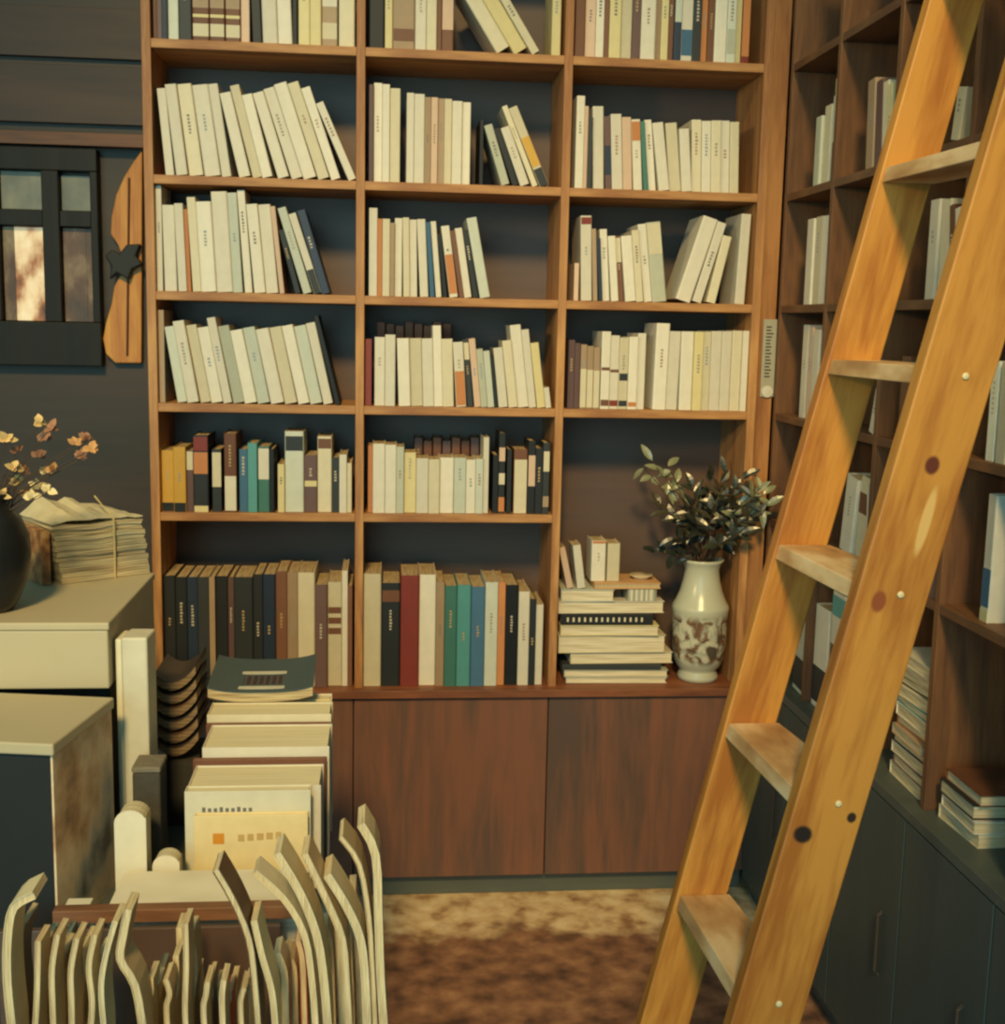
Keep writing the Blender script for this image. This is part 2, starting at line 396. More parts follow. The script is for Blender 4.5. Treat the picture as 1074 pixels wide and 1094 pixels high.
# --- row 0 (tops above the frame)
fill_bay(0, 0, [(164, 4, -40, 0, 'N'), (None, 5, -30, 0, 'M'), (None, 6, -30, 0, 'V'), (None, 11, -36, 0, 'S'), (None, 14, -34, 0, 'D'),
    (None, 18, -28, 0, 'N', [(.06, .22, 'C'), (.3, .34, 'L'), (.42, .8, 'A')]), (None, 16, -28, 0, 'N', [(.06, .22, 'C'), (.3, .34, 'L'), (.42, .8, 'A')]),
    (None, 16, -28, 0, 'N', [(.06, .22, 'C'), (.3, .34, 'L'), (.42, .8, 'A')]), (None, 9, -34, 0, 'P'), (None, 10, -24, 2, 'K'),
    (281, 16, -30, 2, 'W'), (None, 15, -28, 2, 'W'), (None, 5, -30, 0, 'K'), (319, 12, -32, 0, 'L'), (None, 12, -32, 0, 'L'),
    (None, 17, -30, 0, 'A', [(.1, .3, 'C'), (.5, .7, 'W')]), (362, 17, -34, 0, 'C')])
fill_bay(0, 1, [(394, 17, -30, 0, 'K'), (None, 8, -30, 0, 'L'), (None, 24, -26, 0, 'A', [(.12, .28, 'N')]), (None, 12, -30, 0, 'W'), (None, 11, -28, 0, 'C'),
    (None, 5, -30, 0, 'N'), (None, 13, -24, 0, 'N', [(.3, .95, 'P')]), (531, 16, -20, 33, 'C'), (None, 16, -20, 33, 'L'), (None, 9, -16, 33, 'C'), (589, 10, -30, 0, 'L')])
fill_bay(0, 2, [(614, 11, -30, 0, 'N'), (None, 12, -28, 0, 'P'), (None, 9, -30, 0, 'W'), (None, 5, -30, 0, 'N'), (None, 13, -26, 0, 'L'), (None, 12, -28, 0, 'C'),
    (None, 9, -32, 0, 'M'), (None, 17, -30, 0, 'W'), (None, 6, -28, 0, 'A'), (None, 8, -26, 0, 'L'), (None, 6, -28, 0, 'N'), (None, 8, -30, 0, 'V', [(.5, .9, 'S')]),
    (None, 13, -28, 0, 'W', [(.08, .42, 'B')]), (None, 9, -26, 0, 'D'), (None, 7, -26, 0, 'O'), (None, 7, -26, 0, 'N'), (None, 14, -28, 0, 'W'),
    (None, 10, -28, 0, 'S', [(.12, .45, 'G')]), (None, 7, -26, 0, 'L'), (None, 9, -30, 0, 'R', [(.1, .9, 'O')])])
# --- row 1
fill_bay(1, 0, run(177, [9, 12, 15, 17, 10], [94, 101, 100, 100, 99], [5, 6.5, 7, 7.5, 8], 'WWCWW') +
    run(None, [12, 10, 11], [107, 99, 108], [13, 14, 14], 'WCW') + run(None, [12, 12, 14, 12, 10], [105, 100, 94, 93, 98], [17, 18, 18, 18.5, 19], 'WWWCW') + [(None, 9, 113, 24, 'W')], depth=.19)
fill_bay(1, 1, [(394, 5, 90, 0, 'M'), (None, 9, 92, 0, 'W'), (None, 8, 93, 0, 'W'), (None, 11, 97, 0, 'C'), (434, 8, 99, 0, 'W'), (None, 11, 102, 0, 'W'), (None, 7, 105, 0, 'A'),
    (None, 7, 105, 0, 'P'), (None, 7, 106, 0, 'A'), (None, 8, 106, 0, 'C'), (None, 11, 108, 0, 'W'), (None, 9, 109, 0, 'W'), (512, 4, 128, 0, 'K'),
    (528, 9, 132, 18, 'G'), (None, 7, 134, 20, 'K'), (None, 10, 132, 21, 'W'), (None, 6, 110, 23, 'C'), (None, 10, 110, 24, 'C', [(.0, .22, 'D'), (.25, .62, 'Y')])])
fill_bay(1, 2, [(614, 9, 102, 0, 'W'), (None, 4, 108, 0, 'P'), (None, 5, 120, 0, 'D'), (632, 12, 113, 2, 'W'), (None, 7, 118, 3, 'M', [(.2, .6, 'V')]), (None, 12, 115, 3, 'W'),
    (None, 10, 118, 3, 'P'), (None, 10, 120, 4, 'W', [(.7, .97, 'O')]), (None, 5, 122, 5, 'E'), (None, 8, 120, 6, 'W'), (None, 12, 122, 8, 'W'), (None, 13, 122, 6, 'C'),
    (None, 11, 128, 5, 'W')] + run(None, [11, 10, 11, 10, 10], [118, 119, 118, 118, 119], [2], 'CWCWC'), depth=.18)
# --- row 2
fill_bay(2, 0, [(165, 6, 198, 0, 'W'), (None, 13, 228, 1, 'W'), (None, 9, 226, 2, 'W'), (None, 4, 232, 2, 'O'), (None, 9, 219, 3, 'C'), (None, 16, 223, 3, 'W'),
    (None, 17, 212, 3, 'W'), (None, 10, 213, 3, 'S'), (None, 8, 210, 4, 'W'), (None, 12, 224, 5, 'W'), (None, 13, 224, 5, 'W'), (None, 5, 226, 6, 'P'),
    (None, 6, 250, 15, 'D'), (None, 9, 226, 17, 'S'), (None, 8, 232, 18, 'W', [(.0, .3, 'D')]), (None, 9, 228, 17, 'V')])
fill_bay(2, 1, [(394, 9, 222, 0, 'W'), (None, 5, 236, 0, 'O'), (None, 8, 236, 0, 'C'), (None, 5, 240, 0, 'A'), (None, 8, 235, 0, 'W'), (None, 7, 234, 1, 'C'), (None, 8, 236, 1, 'W'),
    (None, 9, 235, 3, 'W'), (None, 5, 238, 4, 'B'), (None, 6, 237, 5, 'W'), (None, 5, 250, 6, 'K'), (None, 9, 241, 8, 'W', [(.05, .6, 'O')]), (None, 5, 246, 9, 'N'), (None, 8, 243, 9, 'W'),
    (None, 6, 245, 10, 'K'), (None, 11, 231, 11, 'S')], depth=.18)
fill_bay(2, 2, [(613, 5, 281, 0, 'P'), (621, 12, 230, 2, 'W', [(.9, .98, 'R')]), (None, 5, 240, 3, 'A'), (None, 4, 250, 4, 'V'), (None, 8, 240, 4, 'W'), (None, 8, 247, 5, 'W'),
    (None, 6, 247, 5, 'N', [(.6, .97, 'C')]), (None, 12, 246, 6, 'W'), (None, 8, 240, 6, 'C'), (None, 9, 233, 7, 'W'), (None, 16, 230, 7, 'G', [(.6, .98, 'C')]),
    (722, 17, 229, -17, 'W'), (None, 10, 228, -16, 'W'), (None, 10, 243, -12, 'C'), (785, 11, 228, -2, 'W'), (None, 9, 227, -1, 'C')], depth=.18)
# --- row 3
fill_bay(3, 0, [(165, 6, 331, 0, 'A')] + run(188, [10, 12, 11, 12, 9, 12, 13, 13, 14, 13, 12, 13, 10], [348, 348, 352, 354, 344, 352, 356, 353, 354, 352, 350, 350, 347],
    [9, 9.5, 10, 10, 10.5, 11, 11, 11, 11.5, 11.5, 12, 12, 12.5], 'SWCWWGWSWCWSW') + [(None, 5, 340, 14, 'K')])  # last thin black book stands in for the shadow beside the leaning books
fill_bay(3, 1, [(390, 7, 362, 0, 'R'), (400, 11, 360, 0, 'W'), (None, 11, 359, 0, 'W')] + run(426, [13, 13, 12, 9, 12], [361, 362, 362, 348, 362], [2], 'WCWWC') +
    [(None, 11, 365, 4, 'W', [(.02, .55, 'O')]), (None, 6, 362, 5, 'D', [(.7, .95, 'C')]), (None, 7, 361, 6, 'P'), (None, 7, 372, 6, 'G'), (None, 7, 374, 6, 'S'), (None, 4, 380, 6, 'K'),
     (None, 10, 370, 6.5, 'W'), (None, 10, 362, 7, 'C'), (None, 12, 345, 7, 'W'), (None, 8, 350, 7, 'W'), (None, 9, 364, 7.5, 'L'), (None, 6, 412, 8, 'W')], depth=.13)
fill_bay(3, 1, [(402 + 10*i, 9, 344 + (i % 3)*2, 0, 'N') for i in range(8)], back=True)
fill_bay(3, 2, [(606, 7, 363, 0, 'M'), (None, 6, 364, 0, 'M'), (619, 7, 368, 0, 'A', [(.02, .62, 'C')]), (None, 7, 367, 0, 'A', [(.02, .62, 'C')]), (None, 7, 368, 0, 'A', [(.02, .62, 'C')]),
    (641, 10, 354, 0, 'W', [(.5, .54, 'N'), (.04, .12, 'N')]), (None, 10, 355, 0, 'W', [(.5, .54, 'N'), (.04, .12, 'R')]), (None, 10, 357, 0, 'C', [(.4, .5, 'D'), (.04, .12, 'D')]),
    (None, 10, 356, 0, 'W', [(.04, .1, 'O')]), (None, 9, 352, 0, 'W'), (697, 15, 345, -1, 'W'), (None, 13, 349, -1, 'W'), (None, 14, 349, 0, 'W'), (None, 10, 349, 0, 'L'), (None, 9, 349, 0, 'C'),
    (None, 12, 348, 0, 'W'), (None, 11, 348, 0, 'W'), (None, 11, 347, 0, 'C'), (None, 9, 347, 0, 'W')], depth=.18)
# --- row 4
fill_bay(4, 0, [(168, 13, 481, 0, 'Y', [(.0, .14, 'K')]), (None, 13, 481, 0, 'Y', [(.0, .14, 'K')]), (197, 7, 481, 0, 'M', [(.68, .98, 'C')]), (207, 16, 465, 0, 'K', [(.5, .78, 'O'), (.8, .98, 'R'), (.0, .08, 'L')]),
    (227, 10, 480, 0, 'D', [(.4, .95, 'C')]), (240, 13, 463, 0, 'N', [(.02, .46, 'W')]), (256, 9, 480, 0, 'B'), (None, 10, 476, 0, 'T'), (276, 12, 477, 0, 'E', [(.5, .97, 'W')]),
    (None, 5, 482, 0, 'K'), (297, 7, 496, 0, 'L'), (None, 20, 463, 0, 'S', [(.76, .94, 'D')]), (None, 14, 488, 0, 'M', [(.45, .55, 'L')]), (None, 15, 468, 0, 'C', [(.84, .97, 'N')]),
    (None, 8, 490, 0, 'D'), (None, 8, 487, 0, 'W'), (None, 5, 496, 0, 'C')])
fill_bay(4, 1, [(393, 5, 476, 0, 'O'), (None, 13, 475, 0, 'W'), (None, 12, 476, 0, 'W'), (None, 8, 478, 0, 'G'), (None, 13, 484, 0, 'L'), (None, 13, 490, 0, 'W'), (None, 12, 491, 0, 'C'),
    (None, 15, 489, 0, 'W'), (None, 13, 489, 0, 'S'), (None, 10, 491, 0, 'W'), (None, 8, 490, 0, 'S'), (None, 6, 467, 0, 'W'), (526, 6, 486, 0, 'K'), (None, 7, 462, 0, 'K', [(.02, .2, 'O'), (.36, .5, 'C'), (.65, .82, 'P')]),
    (541, 5, 480, 0, 'K'), (548, 15, 480, 0, 'N', [(.0, .84, 'C')]), (None, 8, 470, 0, 'K', [(.38, .8, 'P')]), (None, 8, 478, 0, 'K'), (None, 7, 472, 0, 'D', [(.6, .88, 'C'), (.1, .25, 'A')])], depth=.13)
fill_bay(4, 1, [(442 + 10*i, 9, 468 + (i % 2)*3, 0, 'N' if i % 3 else 'M') for i in range(7)], back=True)
# --- row 5, the tall volumes standing on the cabinet
fill_bay(5, 0, [(166, 12, 615, 0, 'K'), (None, 12, 617, 0, 'D'), (None, 11, 617, 0, 'V'), (None, 12, 617, 0, 'D'), (None, 6, 617, 0, 'A'), (None, 13, 616, 0, 'K'), (None, 6, 617, 0, 'M'),
    (None, 20, 617, 0, 'D'), (None, 10, 614, 0, 'K'), (None, 13, 614, 0, 'V'), (None, 12, 611, 0, 'N'), (None, 11, 612, 0, 'A'), (None, 18, 612, 0, 'C'), (None, 13, 625, 0, 'M'),
    (None, 15, 622, 0, 'C', [(.5, .56, 'N'), (.6, .66, 'N'), (.7, .76, 'N')]), (None, 6, 610, 0, 'W'), (None, 5, 626, 0, 'N'), (None, 8, 624, 0, 'D', [(.4, .8, 'C')])], depth=.2)
fill_bay(5, 1, [(387, 19, 613, 0, 'C'), (None, 20, 623, 0, 'D', [(.82, .93, 'N')]), (None, 20, 615, 0, 'R'), (None, 18, 614, 0, 'W'), (None, 9, 622, 0, 'A'), (None, 13, 626, 0, 'E'), (None, 15, 625, 0, 'T'),
    (None, 15, 627, 0, 'B'), (None, 14, 622, 0, 'S'), (None, 8, 622, 0, 'O'), (None, 14, 625, 0, 'K'), (None, 12, 632, 0, 'W'), (None, 7, 640, 0, 'D'), (None, 8, 646, 0, 'W')], depth=.2)

# ------------------------------------------------------------------ niche: pile, small books, vase
def flat_stack(specs, y0, z0, group, where, xplane=None):
    """lying books; specs (px left, px right, px top, depth, colour, kind) bottom to top"""
    z = z0
    for i, (xa, xb, yt, d, ck) in enumerate(specs):
        A, B = at_y(xa, yt, y0), at_y(xb, yt, y0)
        h = A.z - z; w = B.x - A.x; lab = f"{'thick ' if h > .04 else ''}{CN[ck]} book lying flat, {ORD[i+1]} from bottom, {where}"
        r = thing('book', lab, 'book', (A.x, y0 + random.uniform(-.004, .004), z+.0004), (0, 0, random.uniform(-.03, .03)), group)
        t = min(.0025, h*.2); h -= .0006
        bm = bmesh.new(); box(bm, 0, w, 0, d, 0, t); box(bm, 0, w, 0, d, h-t, h); box(bm, 0, t*1.2, 0, d, t, h-t) if ck not in 'KD' else box(bm, 0, w, 0, t*1.2, t, h-t)
        obj('cover', bm, mat(jit(CO[ck]), .5), r, bevel=.0008)
        bm = bmesh.new(); box(bm, t*1.3, w-.004, .004, d-.004, t*1.02, h-t*1.02); obj('pages', bm, layered((226, 216, 190), (192, 176, 144), 'Z', 300), r)
        if ck == 'K':
            bm = bmesh.new()
            for k in range(14): box(bm, w*(.06+.062*k), w*(.06+.062*k)+.006, -.0006, .004, h*.3, h*.7)
            obj('title_lettering', bm, mat((214, 204, 176)), r)
        z += h+.0010
    return z
zt = H[5]+TH
ztop = flat_stack([(605, 712, 724, .2, 'W'), (603, 714, 716, .2, 'G'), (601, 706, 710, .19, 'D'), (610, 720, 698, .2, 'C'), (597, 712, 679, .2, 'C'), (599, 704, 668, .19, 'L'), (600, 698, 656, .18, 'K'), (597, 711, 643, .2, 'W'), (600, 657, 630, .17, 'S')],
                  .04, zt, 'books piled flat in the niche', 'niche pile beside the vase')
A, B = at_y(672, 630, .04), at_y(702, 643, .04)
zp = at_y(597, 643, .04).z+.001
r = thing('book', 'small pale spiral booklet lying under the tan book on the niche pile', 'book', (A.x, .05, zp), (0, 0, 0))
bm = bmesh.new(); box(bm, 0, B.x-A.x, 0, .12, 0, ztop-zp-.001); obj('pages', bm, layered((190, 188, 170), (120, 124, 116), 'X', 120), r)
bm = bmesh.new()
for k in range(5): box(bm, .008+k*.016, .014+k*.016, -.003, 0, 0, ztop-zp-.001)
obj('binding_rings', bm, mat((214, 210, 190)), r)
A, B = at_y(636, 618, .04), at_y(707, 618, .04); ztan = at_y(636, 618, .04).z
r = thing('book', 'thin tan book lying across the top of the niche pile', 'book', (A.x, .045, ztop+.0008), (0, 0, 0))
bm = bmesh.new(); box(bm, 0, B.x-A.x, 0, .15, 0, .003); box(bm, 0, B.x-A.x, 0, .15, .016, .019); box(bm, 0, .003, 0, .15, .003, .016); obj('cover', bm, mat((206, 160, 110)), r, bevel=.001)
bm = bmesh.new(); box(bm, .0035, B.x-A.x-.003, .003, .147, .0031, .0159); obj('pages', bm, PAGES, r)
A = at_y(686, 610, .1)
r = thing('dish', 'small pale shallow dish resting on the tan book', 'dish', (A.x, .11, ztop+.0205))
bm = bmesh.new(); lathe(bm, [(.02, 0), (.024, .004), (.037, .013), (.036, .015), (.022, .007), (.001, .006)], 28); obj('bowl', bm, mat((206, 186, 152), .35), r, True)
bm = bmesh.new(); lathe(bm, [(.0245, .0003), (.0265, .0003), (.0265, .002), (.0245, .002)], 24, cap=False); obj('foot_ring', bm, mat((180, 150, 120)), r, True)
for i, (xa, w, yt, ln, ck) in enumerate([(606, 7, 584, 13, 'P'), (617, 9, 582, 8, 'W')]):
    P = at_y(xa, 630, .05); sc = .00287
    book('book', w*sc, (630-yt)*sc, .1, ck, f"small {CN[ck]} book leaning left on the niche pile, {ORD[i+1]} from left", 'small books standing on the niche pile', (P.x, .05, ztop+.001), ln, 0, ())
for i, (xa, w, yt, ck) in enumerate([(631, 16, 573, 'W'), (648, 14, 576, 'C')]):
    P = at_y(xa, 625, .075); zb = ztop + .001 if xa < 634 else ztop+.001
    zb = ztop+.021
    book('book', w*.00287, (618-yt)*.00287, .1, ck, f"small {CN[ck]} book standing upright on the niche pile, {ORD[i+3]} from left", 'small books standing on the niche pile', (P.x, .07, zb), 0, 0, ((.93, .99, 'O'),) if i == 0 else ())

vz = thing('vase', 'white porcelain vase with painted landscape, holding leafy branches in the niche', 'vase', (min(at_y(755, 728, .085).x, 1.685), .085, zt+.0004))
sc = .00291
prof = [(r_*sc, (732-y)*sc) for r_, y in [(17, 732), (22, 731.5), (22.5, 727), (20, 722), (20, 720), (24, 716), (28, 706), (29.5, 690), (30, 670), (30.6, 654), (31.3, 650.5), (30.3, 648), (27, 642), (23, 632), (20, 620), (18.5, 608), (21, 601), (24, 597)]]
prof += [(22*sc, prof[-1][1]+.001), (17*sc, prof[-1][1]-.02), (16*sc, prof[-1][1]-.06), (24*sc, prof[-1][1]-.14), (.001, prof[-1][1]-.2)]
m = bpy.data.materials.new('porcelain'); m.use_nodes = True; nt = m.node_tree; N = nt.nodes; L = nt.links; bs = N['Principled BSDF']
bs.inputs['Roughness'].default_value = .25
tc = N.new('ShaderNodeTexCoord'); nz = N.new('ShaderNodeTexNoise'); nz.inputs['Scale'].default_value = 24; nz.inputs['Detail'].default_value = 6; nz.inputs['Distortion'].default_value = .8
mp = N.new('ShaderNodeMapping'); mp.inputs['Location'].default_value = (.37, .2, .11); L.new(tc.outputs['Object'], mp.inputs[0]); L.new(mp.outputs[0], nz.inputs['Vector'])
cr = N.new('ShaderNodeValToRGB'); e = cr.color_ramp.elements; e[0].position = .40; e[0].color = (*lin((84, 78, 70)), 1); e[1].position = .60; e[1].color = (*lin((196, 192, 170)), 1)
x = e.new(.47); x.color = (*lin((128, 92, 66)), 1); x = e.new(.53); x.color = (*lin((160, 166, 152)), 1)
L.new(nz.outputs['Fac'], cr.inputs[0])
sp = N.new('ShaderNodeSeparateXYZ'); L.new(tc.outputs['Object'], sp.inputs[0])
def rng(lo, hi, inv=False):
    q = N.new('ShaderNodeMapRange'); q.inputs[1].default_value = lo; q.inputs[2].default_value = hi
    if inv: q.inputs[3].default_value = 1; q.inputs[4].default_value = 0
    L.new(sp.outputs['Z'], q.inputs[0]); return q
a, b = rng(.055, .075), rng(.20, .225, True); ml = N.new('ShaderNodeMath'); ml.operation = 'MULTIPLY'; L.new(a.outputs[0], ml.inputs[0]); L.new(b.outputs[0], ml.inputs[1])
mx = N.new('ShaderNodeMix'); mx.data_type = 'RGBA'; mx.inputs[6].default_value = (*lin((184, 186, 168)), 1); L.new(ml.outputs[0], mx.inputs[0]); L.new(cr.outputs[0], mx.inputs[7]); L.new(mx.outputs[2], bs.inputs['Base Color'])
bm = bmesh.new(); lathe(bm, prof, 40); obj('body', bm, m, vz, True)
VC = vz.location.copy(); lipz = VC.z + 24*0 + (732-597)*sc
# branches
def leaf(bm, p, d, n, L_, W_):
    d = d.normalized(); s = d.cross(n).normalized(); n = s.cross(d)
    rows = [(0, .05), (.2, .7), (.45, 1.), (.7, .8), (.88, .4), (1, .03)]
    R = []
    for t, w in rows:
        c = p + d*(t*L_) - n*(t*t*L_*.25)
        R.append([bm.verts.new(c - s*w*W_ + n*w*W_*.25), bm.verts.new(c), bm.verts.new(c + s*w*W_ + n*w*W_*.25)])
    for A, B in zip(R, R[1:]):
        for i in (0, 1): bm.faces.new((A[i], A[i+1], B[i+1], B[i]))
def rv(a=1): return Vector((random.uniform(-a, a), random.uniform(-a, a), random.uniform(-a, a)))
br = thing('leafy_branches', 'dark green leafy branches standing in the porcelain vase', 'plant', (VC.x, VC.y, lipz-.06))
O = br.location
ends = [(812, 522, -.09), (820, 540, -.10), (800, 535, -.09), (792, 570, -.08), (770, 525, .05), (740, 540, .03), (782, 515, .04), (688, 500, .06), (697, 492, .07), (714, 498, .05), (740, 520, .05), (760, 512, .09), (775, 505, .12), (797, 508, -.08), (816, 528, -.10), (806, 552, -.09), (735, 545, .02), (790, 560, .02), (765, 535, .0), (700, 590, .0), (745, 560, .01), (780, 540, .1), (752, 530, .12), (705, 540, .06), (722, 575, 0)]
for i, (px, py, y) in enumerate(ends):
    E_ = at_y(px, py, y) - O; B_ = Vector((random.uniform(-.02, .02), random.uniform(-.02, .02), .02))
    mid = Vector((B_.x*.6+E_.x*.35, B_.y*.6+E_.y*.4, E_.z*.6+.03))
    pts = [((1-t)**2)*B_ + 2*t*(1-t)*mid + t*t*E_ for t in [k/8 for k in range(9)]]
    bm = bmesh.new(); tube(bm, pts, [.0035-.0025*k/8 for k in range(9)], 5)
    st = obj('branch', bm, mat((78, 58, 44)), br, True)
    bm = bmesh.new(); nl = 6 if 7 <= i < 9 else 9
    for k in range(nl):
        t = .45 + .55*k/(nl-1); p = ((1-t)**2)*B_ + 2*t*(1-t)*mid + t*t*E_
        tan = (E_-mid).normalized()
        d = tan*.6 + rv(.75); d.y *= .6
        leaf(bm, p, d, Vector((random.uniform(-.5, .5), -.8, .6)).normalized(), random.uniform(.042, .062), random.uniform(.009, .013))
    obj('leaves', bm, mat((128, 130, 98) if i in (0, 1, 7, 8, 9, 14) else random.choice([(40, 48, 40), (50, 54, 42), (66, 62, 46), (38, 42, 38)]), .32, .25, 60, 0, .8), st)

# ------------------------------------------------------------------ right bookcase books (fronts face left, so u = -y)
def right_books(row, bay, specs, where=None, depth=.17):
    """specs: (px of left foot, width px, px top, lean, colour, labels)"""
    v0 = RH[row] + (.011 if row < 5 else TH) + .0006
    ub = -(RY[bay]) + .012 + (.011 if bay == 0 else 0); ue = -RY[bay+1]-.012
    prev = []; n = 0
    for sp in specs:
        px, wp, yt, lean, ck = sp[:5]; labs = sp[5] if len(sp) > 5 else ()
        xo = RX + random.uniform(.006, .02); th = math.radians(lean)
        # find u where the px column meets the shelf height
        py = 340
        for _ in range(6):
            q = at_x(px, py, xo); q2 = at_x(px, py+10, xo); py += (v0-q.z)/((q2.z-q.z)/10)
        u = -q.y; w = (-at_x(px+wp, py, xo).y) - u
        top = at_x(px, yt, xo).z; V = top - v0
        h = (V-w*abs(math.sin(th)))/math.cos(th); dv = w*math.sin(-th) if th < 0 else 0.
        u = max(u, ub+.001); m_ = min(p[0] for p in rect(u, v0+dv, w, h, th)); u += max(0, ub+.001-m_)
        for _ in range(900):
            R_ = rect(u, v0+dv, w, h, th)
            if any(overlap(R_, q) for q in prev[-4:]): u += .0006
            else: break
        over = max(p[0] for p in R_) - (ue-.001)
        if over > 0:
            w -= over/math.cos(th)+.0003; dv = w*math.sin(-th) if th < 0 else 0.
            if w < .007: print('RDROP', row, bay, px); continue
            R_ = rect(u, v0+dv, w, h, th)
        n += 1; prev.append(R_)
        lab = f"{thick(w)}{CN[ck]} book{leanw(lean)}, {ORD[n]} from left, {SHELFN[row]} shelf, {ORD[bay+1]} bay from corner, right bookcase"
        book('book', w, h, depth, ck, lab, f"books on the {SHELFN[row]} shelf of the right bookcase", (xo, -u, v0+dv), lean, -PI/2, labs)
right_books(1, 0, [(868, 6, 128, 0, 'G'), (None or 874, 7, 118, 0, 'C'), (881, 6, 108, 0, 'W'), (887, 5, 88, 0, 'L', [(.0, .38, 'N')])])
right_books(1, 1, [(924, 8, 88, 4, 'A'), (932, 7, 89, 4, 'M'), (939, 6, 90, 5, 'C'), (945, 5, 92, 5, 'L')])
right_books(1, 2, [(1015, 9, 96, -10, 'C')])
right_books(2, 0, [(858, 7, 236, 0, 'W'), (865, 7, 234, 0, 'C'), (872, 7, 233, 0, 'W'), (879, 7, 231, 0, 'W')])
right_books(2, 2, [(987, 10, 216, 0, 'W'), (997, 10, 216, 1, 'C'), (1008, 5, 220, 8, 'N'), (1014, 9, 222, 8, 'W')])
right_books(3, 0, [(853, 6, 347, 0, 'W'), (860, 4, 349, 0, 'P'), (864, 7, 352, 0, 'W'), (872, 8, 356, 0, 'W')])
right_books(3, 1, [(928, 14, 408, -14, 'W'), ])
right_books(3, 2, [(958, 8, 380, 0, 'N'), (967, 8, 384, 0, 'D'), (977, 9, 380, 0, 'C'), (988, 9, 380, 0, 'M')])
right_books(3, 3, [(1052, 9, 385, 0, 'S'), (1062, 12, 386, 0, 'C'), (1075, 12, 386, 0, 'W')])
right_books(4, 0, [(852, 7, 466, 0, 'W'), (860, 6, 470, 0, 'N'), (867, 8, 468, 0, 'C')])
right_books(4, 1, [(896, 12, 502, -8, 'W'), (908, 11, 503, -4, 'C', [(.55, .8, 'N')]), (920, 11, 512, 6, 'W')])
right_books(4, 2, [(962, 10, 540, 0, 'D'), (974, 9, 545, 0, 'N'), (990, 9, 560, 0, 'M'), (1002, 11, 556, 0, 'W')])
right_books(4, 3, [(1046, 9, 524, 0, 'W', [(.0, .1, 'L'), (.12, .42, 'B')])], depth=.15)
right_books(5, 0, [(846, 13, 640, -3, 'S', [(.05, .4, 'D')]), (860, 13, 628, -2, 'W', [(.72, .9, 'B'), (.3, .5, 'N')])])
right_books(5, 1, [(866, 15, 640, 0, 'W', [(.05, .4, 'D')]), (882, 14, 625, 0, 'W', [(.82, .97, 'T'), (.2, .3, 'A'), (.4, .6, 'N')]), (899, 12, 630, 0, 'C', [(.4, .6, 'D')]), (912, 12, 650, 0, 'N')])
def right_stack(bay, specs, ya, yb, label, group, z0=None):
    z = z0 or RH[5]+TH
    for i, (h, ck, s, e) in enumerate(specs):
        L_ = (yb-ya); w = abs(L_)
        r = thing('book', f"{CN[ck]} book lying flat, {ORD[i+1]} from bottom, {label}", 'book', (RX+.012+random.uniform(0, .012), ya - s, z+.0004), (0, 0, -PI/2 + random.uniform(-.05, .05)), group)
        w = w - s - e; t = .002
        bm = bmesh.new(); box(bm, 0, w, 0, .16, 0, t); box(bm, 0, w, 0, .16, h-t, h); box(bm, 0, t*1.2, 0, .16, t, h-t); obj('cover', bm, mat(jit(CO[ck]), .5), r)
        bm = bmesh.new(); box(bm, t*1.3, w-.003, .003, .156, t*1.02, h-t*1.02); obj('pages', bm, layered((214, 200, 164), (168, 144, 110), 'Z', 500), r)
        z += h+.001
q1 = -1.165; q0 = q1 + .19
right_stack(2, [(.03, 'C', .0, .01), (.024, 'M', .02, 0), (.026, 'W', .005, 0), (.02, 'K', .01, .01), (.024, 'A', .015, 0), (.022, 'O', .02, .01), (.03, 'W', .02, 0), (.018, 'T', .02, .0), (.026, 'C', .02, .005), (.02, 'K', .03, .01), (.03, 'L', .015, 0), (.028, 'W', .01, 0)],
            q0, q1, 'stack right of the ladder', 'books stacked flat on the right cabinet')
right_stack(3, [(.03, 'C', .0, .0), (.026, 'W', .01, 0), (.03, 'D', .0, .01), (.024, 'N', .01, .0)], -1.25, -1.42, 'stack at the right frame edge', 'books stacked flat near the frame edge')

# ------------------------------------------------------------------ ladder
YF, YN = -1.60, -1.955             # front faces of the far and near rails
RTK = .032
def rail_line(pa, pb, y): return at_y(*pa, y), at_y(*pb, y)
fa, fb = rail_line((832, 582), (725.6, 956), YF)
na, nb = rail_line((1017.5, 300), (790, 1080), YN)
dF = (fa-fb); dN = (na-nb)
slope = (dF.x/dF.z + dN.x/dN.z)/2
def xleft(P, z): return P.x + (z-P.z)*slope
ang = math.atan(slope); ca = math.cos(ang)
WF = (at_y(912, 490, YF).x - at_y(856, 490, YF).x)
WN = (at_y(1016.5, 567, YN).x - at_y(938, 567, YN).x)
WR = (WF+WN)/2
print('ladder', slope, WF, WN, 'tops x', xleft(fa, 2.9), xleft(na, 2.9))
ztop_l = fa.z + (RX - .02 - WR - fa.x)/slope
base = Vector(((xleft(fa, 0)+xleft(na, 0))/2, (YF+YN)/2, 0))
lad = thing('ladder', 'honey-coloured wooden step ladder with plank rails leaning on the right bookcase', 'ladder', base)
